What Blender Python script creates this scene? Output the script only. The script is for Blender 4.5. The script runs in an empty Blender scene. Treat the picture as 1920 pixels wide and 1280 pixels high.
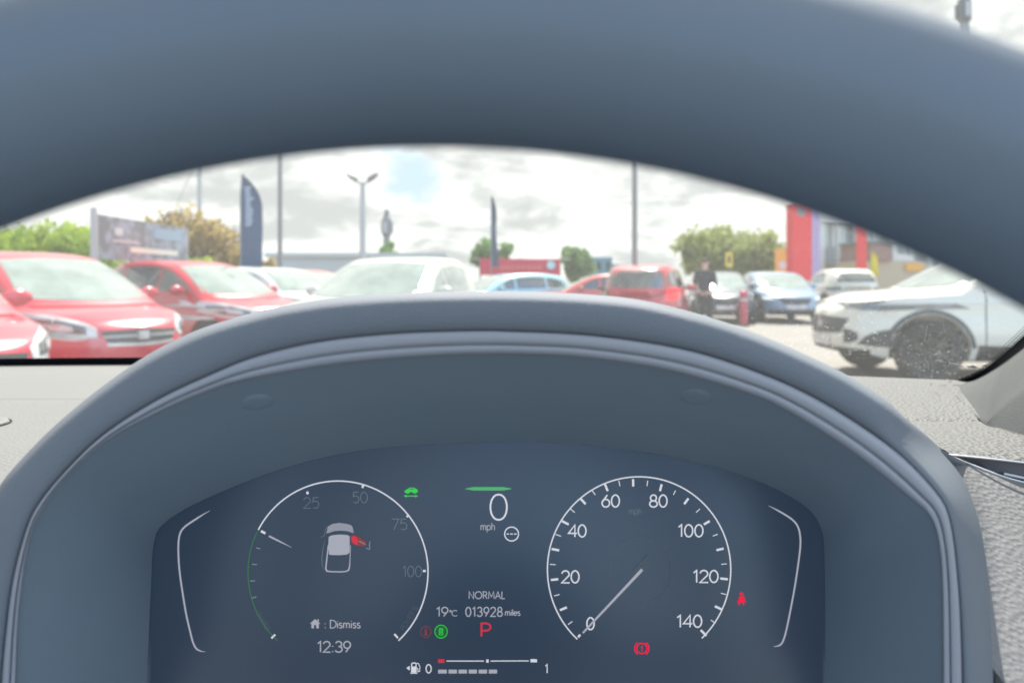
import bpy, bmesh, math, random
import numpy as np
from mathutils import Vector, Matrix
from mathutils.bvhtree import BVHTree

C = bpy.context.scene
COL = C.collection
R = math.radians
rnd = random.Random(7)

# ------------------------------------------------------------------ camera, sky, sun, exposure
EYE = 1.2            # height of the phone above the ground
HOR = 527.0          # picture row (of 1280) of the horizon
F = 1387.0           # focal length in picture columns (of 1920)
cam_d = bpy.data.cameras.new('camera')
cam = bpy.data.objects.new('camera', cam_d)
COL.objects.link(cam)
cam.location = (0, 0, EYE)
cam.rotation_euler = (R(90), 0, 0)
cam_d.sensor_width = 36
cam_d.lens = 36 * F / 1920
cam_d.shift_y = -(640 - HOR) / 1920
cam_d.clip_start = 0.02
cam_d.clip_end = 3000
cam_d.dof.use_dof = True
cam_d.dof.focus_distance = 0.42
cam_d.dof.aperture_fstop = 9.5
C.camera = cam

SUN_EL, SUN_AZ = 57.0, 14.0       # degrees above the horizon, degrees right of straight ahead
sun_d = bpy.data.lights.new('sun', 'SUN')
sun_d.energy = 3.5
sun_d.angle = R(0.6)
sun_d.color = (1.0, 0.95, 0.88)
sun = bpy.data.objects.new('sun', sun_d)
COL.objects.link(sun)
sd = Vector((math.sin(R(SUN_AZ)) * math.cos(R(SUN_EL)), math.cos(R(SUN_AZ)) * math.cos(R(SUN_EL)), math.sin(R(SUN_EL))))
sun.rotation_euler = sd.to_track_quat('Z', 'Y').to_euler()
sun.location = sd * 50

C.view_settings.view_transform = 'Standard'
C.view_settings.look = 'None'
C.view_settings.exposure = 1.75
C.view_settings.gamma = 1.0
C.render.engine = 'CYCLES'
C.cycles.use_denoising = True
C.cycles.max_bounces = 8
C.cycles.transparent_max_bounces = 12
C.cycles.sample_clamp_indirect = 4.0
C.cycles.caustics_reflective = False
C.cycles.caustics_refractive = False

world = bpy.data.worlds.new('World')
C.world = world
world.use_nodes = True
nt = world.node_tree
nt.nodes.clear()


class NT:
    """small helper to write node trees tersely"""
    def __init__(s, t): s.t = t
    def n(s, kind, **kw):
        nd = s.t.nodes.new(kind)
        for k, v in kw.items():
            if k.startswith('_'): setattr(nd, k[1:], v)
        return nd
    def set(s, nd, key, v):
        if isinstance(v, bpy.types.NodeSocket): s.t.links.new(v, nd.inputs[key])
        else: nd.inputs[key].default_value = v
    def math(s, op, a, b=0.0, c=None, clamp=False):
        nd = s.t.nodes.new('ShaderNodeMath'); nd.operation = op; nd.use_clamp = clamp
        s.set(nd, 0, a); s.set(nd, 1, b)
        if c is not None: s.set(nd, 2, c)
        return nd.outputs[0]
    def vmath(s, op, a, b=(0, 0, 0)):
        nd = s.t.nodes.new('ShaderNodeVectorMath'); nd.operation = op
        s.set(nd, 0, a); s.set(nd, 1, b)
        return nd.outputs['Value'] if op in ('DISTANCE', 'DOT_PRODUCT', 'LENGTH') else nd.outputs[0]
    def ramp(s, f, lo, hi, a=0.0, b=1.0):
        nd = s.t.nodes.new('ShaderNodeMapRange'); nd.interpolation_type = 'SMOOTHSTEP'
        s.set(nd, 0, f); s.set(nd, 1, lo); s.set(nd, 2, hi); s.set(nd, 3, a); s.set(nd, 4, b)
        return nd.outputs[0]
    def mix(s, f, a, b, typ='RGBA'):
        nd = s.t.nodes.new('ShaderNodeMix'); nd.data_type = typ
        ia, ib = (6, 7)
        s.set(nd, 0, f); s.set(nd, ia, a); s.set(nd, ib, b)
        return nd.outputs[2]
    def noise(s, v, scale, detail=4.0, rough=0.55, dist=0.0):
        nd = s.t.nodes.new('ShaderNodeTexNoise')
        if v is not None: s.set(nd, 'Vector', v)
        s.set(nd, 'Scale', scale); s.set(nd, 'Detail', detail); s.set(nd, 'Roughness', rough); s.set(nd, 'Distortion', dist)
        return nd.outputs[0]


w = NT(nt)
tc = w.n('ShaderNodeTexCoord')
dirv = tc.outputs['Generated']
sky = w.n('ShaderNodeTexSky')
sky.sky_type = 'NISHITA'
sky.sun_disc = False
sky.sun_elevation = R(SUN_EL)
sky.sun_rotation = R(SUN_AZ)
sky.air_density = 1.0
sky.dust_density = 1.2
sx = w.n('ShaderNodeSeparateXYZ'); w.set(sx, 0, dirv)
den = w.math('ADD', w.math('MAXIMUM', sx.outputs[2], 0.0), 0.30)
cv = w.n('ShaderNodeCombineXYZ')
w.set(cv, 0, w.math('DIVIDE', sx.outputs[0], den)); w.set(cv, 1, w.math('DIVIDE', sx.outputs[1], den)); w.set(cv, 2, 3.7)
n1 = w.noise(cv.outputs[0], 1.3, 6.0, 0.55, 0.3)
n2 = w.noise(w.vmath('ADD', cv.outputs[0], (5.2, 1.3, 0.0)), 2.6, 6.0, 0.6, 0.4)
hole = w.vmath('DISTANCE', dirv, tuple(Vector((-0.133, 1.0, 0.157)).normalized()))
hole = w.ramp(w.math('ADD', hole, w.math('MULTIPLY', w.math('SUBTRACT', n2, 0.5), 0.20)), 0.006, 0.045)
cover = w.ramp(n1, w.ramp(sx.outputs[1], -0.5, 0.35, 0.40, 0.10), w.ramp(sx.outputs[1], -0.5, 0.35, 0.62, 0.30))
ccol = w.mix(w.ramp(n2, 0.42, 0.62), (2.65, 2.65, 2.54, 1), (1.50, 1.55, 1.54, 1))
skyc = w.mix(cover, sky.outputs[0], w.mix(hole, (1.55, 1.95, 2.30, 1), ccol))
skyc = w.vmath('MULTIPLY', skyc, w.mix(w.ramp(sx.outputs[1], -0.45, 0.25), w.mix(w.ramp(sx.outputs[0], -0.6, 0.6), (0.90, 0.94, 0.98, 1), (1.65, 1.72, 1.78, 1)), (1.0, 1.0, 1.0, 1)))      # sky behind us boosted, most at the right, to lift the cabin's shade
bg = w.n('ShaderNodeBackground'); w.set(bg, 'Color', skyc); w.set(bg, 'Strength', 0.15)
wo = w.n('ShaderNodeOutputWorld'); nt.links.new(bg.outputs[0], wo.inputs[0])

# ------------------------------------------------------------------ helpers
def P(px, py, Y):
    """a place in the world at depth Y that the photo shows at column px, row py"""
    return Vector(((px - 960) / F * Y, Y, EYE + (HOR - py) / F * Y))


def link(o):
    COL.objects.link(o); return o


def tag(o, label=None, cat=None, group=None, kind=None):
    if label: o['label'] = label
    if cat: o['category'] = cat
    if group: o['group'] = group
    if kind: o['kind'] = kind
    return o


def empty(name, loc=(0, 0, 0), rz=0.0):
    o = link(bpy.data.objects.new(name, None)); o.location = loc; o.rotation_euler = (0, 0, rz); o.empty_display_size = 0.05
    return o


def obj(name, me, mats=None, parent=None):
    o = link(bpy.data.objects.new(name, me))
    if mats is not None and len(me.materials) == 0:
        for m in (mats if isinstance(mats, (list, tuple)) else [mats]): me.materials.append(m)
    if parent: o.parent = parent
    return o


class MB:
    """collects faces into one mesh"""
    def __init__(s): s.v = []; s.f = []; s.m = []
    def add(s, vs, fs, m=0):
        b = len(s.v); s.v += [tuple(q) for q in vs]
        for f in fs: s.f.append([b + i for i in f]); s.m.append(m)
        return s
    def grid(s, rows, m=0, closed_u=False, closed_v=False, flip=False):
        nr, nc = len(rows), len(rows[0])
        fs = []
        for i in range(nr if closed_v else nr - 1):
            for j in range(nc if closed_u else nc - 1):
                a, b, c, d = i * nc + j, i * nc + (j + 1) % nc, ((i + 1) % nr) * nc + (j + 1) % nc, ((i + 1) % nr) * nc + j
                fs.append([a, d, c, b] if flip else [a, b, c, d])
        return s.add([q for r in rows for q in r], fs, m)
    def box(s, x0, x1, y0, y1, z0, z1, m=0):
        v = [(x, y, z) for z in (z0, z1) for y in (y0, y1) for x in (x0, x1)]
        return s.add(v, [[0, 2, 3, 1], [4, 5, 7, 6], [0, 1, 5, 4], [2, 6, 7, 3], [0, 4, 6, 2], [1, 3, 7, 5]], m)
    def tube(s, pts, r, n=10, m=0, cap=True):
        pts = [Vector(p) for p in pts]
        rows = []
        up = None
        for i, p in enumerate(pts):
            t = (pts[min(i + 1, len(pts) - 1)] - pts[max(i - 1, 0)]).normalized()
            if up is None:
                up = Vector((0, 0, 1)) if abs(t.z) < 0.9 else Vector((1, 0, 0))
            a = t.cross(up).normalized(); b = a.cross(t).normalized(); up = b
            rr = r[i] if isinstance(r, (list, tuple)) else r
            rows.append([p + (a * math.cos(k * 2 * math.pi / n) + b * math.sin(k * 2 * math.pi / n)) * rr for k in range(n)])
        base = len(s.v)
        s.grid(rows, m, closed_u=True)
        if cap:
            s.f.append([base + k for k in range(n)]); s.m.append(m)
            e = base + (len(rows) - 1) * n
            s.f.append([e + n - 1 - k for k in range(n)]); s.m.append(m)
        return s
    def mesh(s, name, smooth=True, ang=40):
        me = bpy.data.meshes.new(name)
        me.from_pydata(s.v, [], s.f)
        me.polygons.foreach_set('material_index', s.m)
        bm = bmesh.new(); bm.from_mesh(me)
        bmesh.ops.recalc_face_normals(bm, faces=bm.faces)
        bm.to_mesh(me); bm.free()
        if smooth:
            me.polygons.foreach_set('use_smooth', [True] * len(me.polygons))
            me.set_sharp_from_angle(angle=R(ang))
        me.update()
        return me
    def build(s, name, mats, parent=None, smooth=True, ang=40):
        return obj(name, s.mesh(name, smooth, ang), mats, parent)


def spline(pts, n=12):
    """dense Catmull-Rom through 2-D or 3-D points"""
    p = [np.array(q, float) for q in pts]
    p = [2 * p[0] - p[1]] + p + [2 * p[-1] - p[-2]]
    out = []
    for i in range(1, len(p) - 2):
        for k in range(n):
            t = k / n
            a, b, c, d = p[i - 1], p[i], p[i + 1], p[i + 2]
            out.append(0.5 * (2 * b + (c - a) * t + (2 * a - 5 * b + 4 * c - d) * t * t + (3 * b - a - 3 * c + d) * t ** 3))
    out.append(p[-2])
    return out


# ------------------------------------------------------------------ materials
def mat(name, col, rough=0.5, spec=0.5, metal=0.0, coat=0.0, emit=None, estr=0.0, vary=0.0, vscale=6.0, bump=0.0, bscale=200.0, bdet=2.0, voro=False, bdist=0.001):
    m = bpy.data.materials.new(name); m.use_nodes = True
    t = NT(m.node_tree); b = m.node_tree.nodes['Principled BSDF']
    b.inputs['Base Color'].default_value = (*col, 1); b.inputs['Roughness'].default_value = rough
    b.inputs['Specular IOR Level'].default_value = spec; b.inputs['Metallic'].default_value = metal
    b.inputs['Coat Weight'].default_value = coat; b.inputs['Coat Roughness'].default_value = 0.05
    if emit: b.inputs['Emission Color'].default_value = (*emit, 1); b.inputs['Emission Strength'].default_value = estr
    tcn = None
    if vary or bump: tcn = t.n('ShaderNodeTexCoord').outputs['Object']
    if vary:
        nz = t.noise(tcn, vscale, 5.0, 0.6)
        c = t.mix(nz, tuple(x * (1 - vary) for x in col) + (1,), tuple(min(1, x * (1 + vary)) for x in col) + (1,))
        m.node_tree.links.new(c, b.inputs['Base Color'])
    if bump:
        if voro:
            vn = t.n('ShaderNodeTexVoronoi', _feature='SMOOTH_F1'); t.set(vn, 'Vector', tcn); t.set(vn, 'Scale', bscale); t.set(vn, 'Smoothness', 0.4)
            warp = vn.outputs['Distance']
        else:
            warp = t.noise(tcn, bscale, bdet, 0.5)
        bn = t.n('ShaderNodeBump'); t.set(bn, 'Strength', bump); t.set(bn, 'Distance', bdist); t.set(bn, 'Height', warp)
        m.node_tree.links.new(bn.outputs[0], b.inputs['Normal'])
    return m


M = {}
M['rim'] = mat('wheel_leather', (0.097, 0.122, 0.146), 0.5, 0.4, vary=0.12, vscale=14, bump=0.2, bscale=700, bdist=0.0005)
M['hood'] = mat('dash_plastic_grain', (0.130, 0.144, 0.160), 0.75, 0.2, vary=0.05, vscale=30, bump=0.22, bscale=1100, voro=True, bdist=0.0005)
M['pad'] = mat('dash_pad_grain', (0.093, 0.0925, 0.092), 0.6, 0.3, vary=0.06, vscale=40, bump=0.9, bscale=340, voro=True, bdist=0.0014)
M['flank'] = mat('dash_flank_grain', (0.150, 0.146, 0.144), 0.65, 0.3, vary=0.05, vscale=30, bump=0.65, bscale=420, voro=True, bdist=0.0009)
M['dash'] = mat('dash_top_grain', (0.152, 0.149, 0.145), 0.6, 0.3, vary=0.06, vscale=40, bump=0.45, bscale=480, voro=True, bdist=0.0008)
M['dash_smooth'] = mat('dash_smooth', (0.158, 0.156, 0.152), 0.6, 0.3, vary=0.05, vscale=30, bump=0.15, bscale=1200, bdist=0.0004)
M['tunnel'] = mat('binnacle_inner', (0.195, 0.238, 0.272), 0.5, 0.4, vary=0.05, vscale=25, bump=0.1, bscale=1500, bdist=0.0003)
M['trim'] = mat('binnacle_trim', (0.225, 0.233, 0.252), 0.45, 0.5, bump=0.05, bscale=1500, bdist=0.0003)
M['chrome'] = mat('satin_chrome', (0.50, 0.50, 0.50), 0.4, 0.5, metal=0.2)
M['vent'] = mat('vent_plastic', (0.17, 0.165, 0.18), 0.6, 0.5)
M['black'] = mat('black_plastic', (0.012, 0.013, 0.016), 0.5, 0.4)
M['rubber'] = mat('tyre_rubber', (0.03, 0.031, 0.033), 0.8, 0.3, vary=0.2, vscale=8)
M['alloy'] = mat('alloy_rim', (0.35, 0.36, 0.37), 0.35, 0.5, metal=0.7)
M['dark_alloy'] = mat('dark_alloy_rim', (0.022, 0.024, 0.027), 0.4, 0.4)
M['pale_glass'] = mat('showroom_glass', (0.42, 0.44, 0.43), 0.1, 0.8, vary=0.15, vscale=0.6)
M['suv_lamp'] = mat('slim_headlamp', (0.20, 0.21, 0.21), 0.1, 0.8, coat=1.0, vary=0.4, vscale=9)
M['screen'] = mat('lcd_screen', (0.006, 0.012, 0.020), 0.28, 0.40, emit=(0.30, 0.50, 0.84), estr=0.0190)
M['white_lit'] = mat('lcd_white', (0, 0, 0), 0.3, 0.12, emit=(0.80, 0.83, 0.92), estr=0.2400)
M['grey_lit'] = mat('lcd_grey', (0, 0, 0), 0.3, 0.12, emit=(0.62, 0.64, 0.76), estr=0.1800)
M['dim_lit'] = mat('lcd_dim', (0, 0, 0), 0.3, emit=(0.45, 0.56, 0.68), estr=0.0680)
M['faint_lit'] = mat('lcd_faint', (0.01, 0.015, 0.02), 0.3, emit=(0.36, 0.46, 0.60), estr=0.0480)
M['mid_lit'] = mat('lcd_blue_grey', (0, 0, 0), 0.3, 0.12, emit=(0.36, 0.52, 0.62), estr=0.1500)
M['dark_lit'] = mat('lcd_dark', (0.006, 0.008, 0.012), 0.25, emit=(0.25, 0.48, 0.95), estr=0.0084)
M['green_lit'] = mat('lcd_green', (0, 0, 0), 0.3, 0.12, emit=(0.05, 0.85, 0.10), estr=0.2160)
M['green_dim'] = mat('lcd_green_dim', (0, 0, 0), 0.3, 0.12, emit=(0.12, 0.42, 0.18), estr=0.1320)
M['red_lit'] = mat('lcd_red', (0, 0, 0), 0.3, 0.12, emit=(1.0, 0.004, 0.055), estr=0.2900)
M['red_soft'] = mat('lcd_red_soft', (0, 0, 0), 0.3, 0.12, emit=(0.9, 0.05, 0.09), estr=0.2100)
M['red_dim'] = mat('lcd_red_dim', (0, 0, 0), 0.3, 0.12, emit=(0.60, 0.11, 0.11), estr=0.1300)
M['weave'] = mat('pillar_weave', (0.090, 0.093, 0.094), 0.8, 0.15, vary=0.10, vscale=60, bump=0.6, bscale=1100, bdist=0.0007)


def paint(name, col, rough=0.3):
    return mat('paint_' + name, col, rough, 0.5, coat=0.8, vary=0.04, vscale=1.2)


M['red'] = paint('red', (0.52, 0.022, 0.050))
M['red2'] = paint('crimson', (0.46, 0.014, 0.034))
M['orange_red'] = paint('coral_red', (0.55, 0.07, 0.06))
M['white'] = paint('white', (0.64, 0.61, 0.53))
M['cream'] = paint('cream', (0.52, 0.51, 0.45))
M['blue'] = paint('blue', (0.20, 0.29, 0.40))
M['navy'] = paint('navy', (0.025, 0.04, 0.07))
M['cyan'] = paint('sky_blue', (0.30, 0.55, 0.62))
M['silver'] = paint('silver', (0.50, 0.53, 0.54))
M['glass'] = mat('car_glass', (0.22, 0.27, 0.24), 0.04, 1.0, coat=1.0, vary=0.7, vscale=2.6)  # pale uneven base colour imitates streaky cloud reflections
M['side_glass'] = mat('car_side_glass', (0.035, 0.05, 0.048), 0.04, 0.9, coat=1.0, vary=0.3, vscale=3)
M['lamp'] = mat('headlamp_glass', (0.55, 0.57, 0.56), 0.08, 0.8, coat=1.0, vary=0.35, vscale=9)
M['lamp_dark'] = mat('headlamp_inner', (0.06, 0.065, 0.07), 0.15, 0.8, coat=1.0)
M['tail'] = mat('tail_lamp_lit', (0.5, 0.01, 0.02), 0.2, emit=(1, 0.02, 0.04), estr=0.2700)
M['drl'] = mat('lit_headlamp', (0.6, 0.6, 0.6), 0.2, emit=(0.92, 1.0, 0.97), estr=0.3600)
M['plate'] = mat('plate_white', (0.62, 0.56, 0.56), 0.5)
M['grille'] = mat('grille_black', (0.040, 0.043, 0.046), 0.4, 0.5)
M['pole'] = mat('pole_grey', (0.20, 0.205, 0.21), 0.5, 0.4, vary=0.1, vscale=2)
M['pole_light'] = mat('pole_light_grey', (0.42, 0.42, 0.42), 0.5, 0.4, vary=0.1, vscale=2)


def leaf(name, a, b):
    m = bpy.data.materials.new(name); m.use_nodes = True
    t = NT(m.node_tree); bs = m.node_tree.nodes['Principled BSDF']
    o = t.n('ShaderNodeTexCoord').outputs['Object']
    c = t.mix(t.ramp(t.noise(o, 1.6, 4.0, 0.6), 0.36, 0.64), (*a, 1), (*b, 1))
    m.node_tree.links.new(c, bs.inputs['Base Color']); bs.inputs['Roughness'].default_value = 0.6
    bs.inputs['Specular IOR Level'].default_value = 0.25
    tr = t.n('ShaderNodeBsdfTranslucent'); m.node_tree.links.new(c, tr.inputs[0])
    mx = t.n('ShaderNodeMixShader'); t.set(mx, 0, 0.4)
    m.node_tree.links.new(bs.outputs[0], mx.inputs[1]); m.node_tree.links.new(tr.outputs[0], mx.inputs[2])
    m.node_tree.links.new(mx.outputs[0], m.node_tree.nodes['Material Output'].inputs[0])
    return m


M['lime'] = leaf('leaf_lime', (0.26, 0.38, 0.04), (0.42, 0.52, 0.07))
M['tan_leaf'] = leaf('leaf_golden', (0.36, 0.25, 0.08), (0.55, 0.44, 0.16))
M['plum_leaf'] = leaf('leaf_plum', (0.06, 0.035, 0.045), (0.12, 0.07, 0.07))
M['green_leaf'] = leaf('leaf_green', (0.11, 0.22, 0.07), (0.22, 0.34, 0.12))
M['olive_leaf'] = leaf('leaf_olive', (0.25, 0.29, 0.07), (0.40, 0.43, 0.14))
M['bark'] = mat('bark', (0.10, 0.08, 0.06), 0.9, 0.2, vary=0.3, vscale=8)

# ------------------------------------------------------------------ ground
def ground_material():
    m = bpy.data.materials.new('forecourt_tarmac'); m.use_nodes = True
    t = NT(m.node_tree); b = m.node_tree.nodes['Principled BSDF']
    o = t.n('ShaderNodeTexCoord').outputs['Object']
    c = t.mix(t.ramp(t.noise(o, 0.35, 6.0, 0.6), 0.3, 0.7), (0.145, 0.132, 0.115, 1), (0.215, 0.20, 0.175, 1))
    c = t.mix(t.ramp(t.noise(o, 45.0, 3.0, 0.7), 0.35, 0.7), c, (0.165, 0.153, 0.138, 1))
    m.node_tree.links.new(c, b.inputs['Base Color']); b.inputs['Roughness'].default_value = 0.85
    bn = t.n('ShaderNodeBump'); t.set(bn, 'Strength', 0.4); t.set(bn, 'Distance', 0.01); t.set(bn, 'Height', t.noise(o, 60.0, 3.0))
    m.node_tree.links.new(bn.outputs[0], b.inputs['Normal'])
    return m


g = MB(); S = 900
g.grid([[(x, y, 0) for x in np.linspace(-S, S, 13)] for y in np.linspace(-S, S, 13)])
tag(g.build('ground', ground_material(), smooth=False), kind='structure')
M['line'] = mat('road_paint', (0.55, 0.53, 0.47), 0.7, vary=0.2, vscale=5)
rl = MB()
for (a, b, c, d) in ((4.2, 14.6, 1.9, 9.0), (7.2, 16.0, 5.0, 10.6), (1.2, 13.2, -0.9, 7.8)):
    dv = Vector((c - a, d - b, 0)).normalized(); nv = Vector((-dv.y, dv.x, 0)) * 0.055
    p, q = Vector((a, b, 0.004)), Vector((c, d, 0.004))
    rl.add([p - nv, q - nv, q + nv, p + nv], [[0, 1, 2, 3]])
tag(rl.build('road_markings', M['line'], smooth=False), kind='structure')


# ------------------------------------------------------------------ the car we sit in: binnacle, dashboard, windscreen, pillar, wheel
CX, CY = 930.0, 1400.0


def radial(pts, n=180):
    """resample a picture curve (open at the bottom) by angle about (CX, CY), left to right"""
    d = np.array(spline(pts, 14))
    a = np.arctan2(CY - d[:, 1], d[:, 0] - CX); r = np.hypot(d[:, 0] - CX, d[:, 1] - CY)
    o = np.argsort(a); a, r = a[o], r[o]
    q = np.linspace(math.pi, 0, n)
    rr = np.interp(q, a, r)
    return [(CX + rr[i] * math.cos(q[i]), CY - rr[i] * math.sin(q[i])) for i in range(n)]


SIL = radial([(-70, 1400), (-62, 1240), (-58, 1100), (-38, 985), (0, 909), (50, 850), (100, 800), (150, 757), (200, 718), (267, 671), (333, 635), (400, 608), (500, 580),
              (567, 567), (640, 557), (760, 549), (880, 546), (960, 546), (1060, 549), (1173, 558), (1260, 575), (1360, 604), (1460, 642), (1560, 688), (1610, 716),
              (1660, 749), (1700, 785), (1740, 818), (1778, 856), (1812, 910), (1838, 985), (1852, 1080), (1860, 1200), (1866, 1400)])
T_O = radial([(-2, 1400), (3, 1280), (12, 1180), (24, 1090), (44, 1010), (66, 955), (112, 895), (190, 818), (290, 752), (390, 704), (480, 668), (600, 640), (740, 625),
              (880, 620), (960, 621), (1100, 628), (1250, 648), (1360, 676), (1480, 722), (1580, 776), (1680, 846), (1752, 919), (1780, 972), (1795, 1080), (1802, 1200), (1806, 1400)])
T_I = radial([(27, 1400), (31, 1280), (37, 1140), (57, 1010), (84, 950), (127, 893), (202, 826), (302, 772), (400, 731), (480, 709), (640, 683), (800, 669), (915, 665),
              (1000, 666), (1100, 672), (1250, 695), (1400, 738), (1480, 774), (1600, 850), (1700, 930), (1742, 968), (1759, 1020), (1765, 1100), (1766, 1280), (1766, 1400)])
DISP = radial([(270, 1400), (275, 1280), (283, 1100), (288, 1020), (306, 982), (378, 938), (521, 881), (665, 846), (800, 833), (960, 828), (1100, 834), (1250, 855),
               (1392, 891), (1496, 939), (1537, 984), (1546, 1050), (1548, 1280), (1552, 1400)])
NS = len(SIL)
LIP = 0.268                       # distance of the hood's lip


def lerp2(a, b, t): return (a[0] * (1 - t) + b[0] * t, a[1] * (1 - t) + b[1] * t)


# the screen's plane: leaning back a little
SC0 = P(930, 1060, 0.362)
SCN = Vector((0, -math.cos(R(14)), math.sin(R(14))))


def on_screen(px, py, lift=0.0):
    d = Vector(((px - 960) / F, 1.0, (HOR - py) / F)); o = Vector((0, 0, EYE))
    t = (SC0 + SCN * lift - o).dot(SCN) / d.dot(SCN)
    return o + d * t


dash = empty('dashboard', (-0.05, 0.45, EYE - 0.3))
tag(dash, 'grey grained car dashboard with an arched hood over the instruments', 'dashboard')
W0 = Matrix.Translation(-Vector(dash.location))


def part(mb, name, mats, parent, **kw):
    """a part given in world places, hung on a thing"""
    o = mb.build(name, mats, None, **kw)
    o.parent = parent
    par = Vector((0, 0, 0)); q = parent
    while q: par += Vector(q.location); q = q.parent
    o.data.transform(Matrix.Translation(-par))
    return o


def ring(a, Y): return [P(x, y, Y if not callable(Y) else Y(i)) for i, (x, y) in enumerate(a)]


# hood: the rolled skin from the trim's edge over the top and down onto the dash
right = [max(0.0, min(1.0, (x - 1640) / 140)) * max(0, min(1, (y - 735) / 110)) for x, y in SIL]
right = [r * r * (3 - 2 * r) for r in right]
# the sunlit dash face on the right: a slope rising away from the driver
def flank_y(px, py):
    x, z = (px - 960) / F, (HOR - py) / F
    return -0.315 / (z - 0.62 + 0.1 * x)
hb = MB()
rows = [ring(T_O, 0.270), ring(T_O, 0.2668)]
for t, dy in ((0.10, 0.2656), (0.25, 0.2650), (0.45, 0.2650), (0.65, 0.2656), (0.76, 0.2663), (0.84, 0.2677), (0.90, 0.2700), (0.95, 0.2748), (0.985, 0.284), (1.0, 0.293)):
    rows.append(ring([lerp2(T_O[i], SIL[i], t) for i in range(NS)], lambda i: dy + (max(dy, flank_y(*SIL[i])) - dy) * right[i] * t ** 2.2))
last = rows[-1]
# beyond the silhouette: falls away on the top and left, runs out as the dash flank on the right
LO = np.array(spline([(1776, 853), (1810, 866), (1850, 882), (1890, 896), (1935, 908), (2060, 944), (2240, 990), (2500, 1050)], 10))
for k_, (out, dz, u) in enumerate(((0.010, 0.0022, 0.04), (0.028, 0.0085, 0.15), (0.06, 0.022, 0.35), (0.11, 0.047, 0.65), (0.16, 0.075, 1.0))):
    row = []
    for i in range(NS):
        p = last[i]
        px, py = SIL[i]
        nx = (px - CX); nn = abs(nx) / 900
        back = Vector((p.x + math.copysign(out * 0.30 * min(1, nn * 1.2), nx), p.y + out, p.z - dz))
        if right[i] > 0:
            v = min(1.0, max(0.0, (py - 853) / 547)) ** 0.85
            ex, ey = 2480, 1045 + v * 900
            qx, qy = px + (ex - px) * u, py + (ey - py) * u
            top = np.interp(qx, LO[:, 0], LO[:, 1])
            qy = top + (max(qy, top) - top) * 1.0 if v > 0.02 else top
            if v <= 0.35: qy = top * (1 - v / 0.35) + qy * (v / 0.35)
            fl = P(qx, qy, flank_y(qx, qy))
            back = back.lerp(fl, right[i])
        row.append(back)
    rows.append(row)
hb.grid(rows)
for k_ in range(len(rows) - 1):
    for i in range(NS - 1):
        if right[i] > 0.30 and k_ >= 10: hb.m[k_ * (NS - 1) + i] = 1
part(hb, 'hood', [M['hood'], M['flank']], dash, ang=180)

# trim ring round the mouth, with the groove along it
tb = MB()
trows = []
for t, Y in ((0.0, 0.2672), (0.03, 0.2660), (0.10, 0.2653), (0.25, 0.2649), (0.42, 0.2649), (0.52, 0.2653), (0.56, 0.2662), (0.585, 0.2662), (0.62, 0.2654), (0.70, 0.2650), (0.88, 0.2654), (0.96, 0.2668), (1.0, 0.2705)):
    trows.append(ring([lerp2(T_O[i], T_I[i], t) for i in range(NS)], Y))
tb.grid(trows)
part(tb, 'hood_trim', M['trim'], dash, ang=60)

# tunnel from the trim back to the display
ub = MB(); urows = []
for t in (0.0, 0.02, 0.15, 0.3, 0.45, 0.6, 0.75, 0.88, 0.96, 1.0):
    row = []
    for i in range(NS):
        a = P(*T_I[i], 0.2706); b = on_screen(*DISP[i], 0.0015)
        q = a.lerp(b, t)
        row.append(q)
    urows.append(row)
ub.grid(urows)
part(ub, 'binnacle_surround', M['tunnel'], dash, ang=180)
# two small moulded clip covers in the surround's roof
for (px, py, wd, tilt) in ((484, 752, 34, -0.03), (1298, 741, 40, 0.10)):
    cb = MB(); rws = []
    # depth where the sight line meets the surround's roof
    def roof_hit(x, y):
        best = None
        for i in range(NS):
            for k in range(60):
                t = k / 60
                q = P(*T_I[i], 0.2706).lerp(on_screen(*DISP[i], 0.0015), t)
                qx, qy = 960 + F * q.x / q.y, HOR - F * (q.z - EYE) / q.y
                d = (qx - x) ** 2 + (qy - y) ** 2
                if best is None or d < best[0]: best = (d, q)
        return best[1]
    c0, c1, c2 = roof_hit(px, py), roof_hit(px + wd, py + wd * tilt), roof_hit(px, py - 12)
    ax, ay = c1 - c0, (c2 - c0)
    nz = ax.cross(ay).normalized()
    if nz.z > 0: nz = -nz
    for r_, h in ((1.0, -0.0003), (0.9, 0.0003), (0.7, 0.0007), (0.4, 0.0007), (0.02, 0.0006)):
        rws.append([c0 + ax * r_ * math.cos(a) + ay * r_ * math.sin(a) + nz * h for a in np.linspace(0, 2 * math.pi, 28, endpoint=False)])
    cb.grid(rws, closed_u=True)
    part(cb, 'clip_cover', M['tunnel'], dash, ang=180)

# dash top
ZT = -0.1006
def scr_base(X): return 0.915 - 0.235 * (X + 0.37) ** 2


dt = MB(); rws = []
prof = [(0.30, -0.118), (0.38, -0.106), (0.44, -0.1015), (0.50, ZT), (0.56, ZT), (0.60, ZT), (0.622, ZT), (0.629, ZT - 0.0002), (0.6315, ZT - 0.0010)]
xs = np.linspace(-1.15, 0.236, 90)
def dash_start(x):
    k = min(1.0, max(0.0, (x + 0.26) / 0.04)); return k * k * (3 - 2 * k)
for (yy, zz) in prof:
    rws.append([Vector((x, yy + (max(yy, 0.41 + (yy - 0.30) * 0.67) - yy) * dash_start(x), EYE + zz + (ZT - zz if yy < 0.6 else 0) * dash_start(x))) for x in xs])
dt.grid(rws)
part(dt, 'dash_top', M['dash'], dash, ang=60)
dt = MB(); rws = []
xs = np.linspace(-1.15, 0.236, 90)
for t, dz in ((0, -0.0012), (0.006, -0.0004), (0.02, 0.0), (0.5, 0.0), (0.98, 0.0), (1.0, -0.004)):
    rws.append([Vector((x, 0.6317 * (1 - t) + scr_base(x) * t, EYE + ZT + dz)) for x in xs])
dt.grid(rws)
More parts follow.
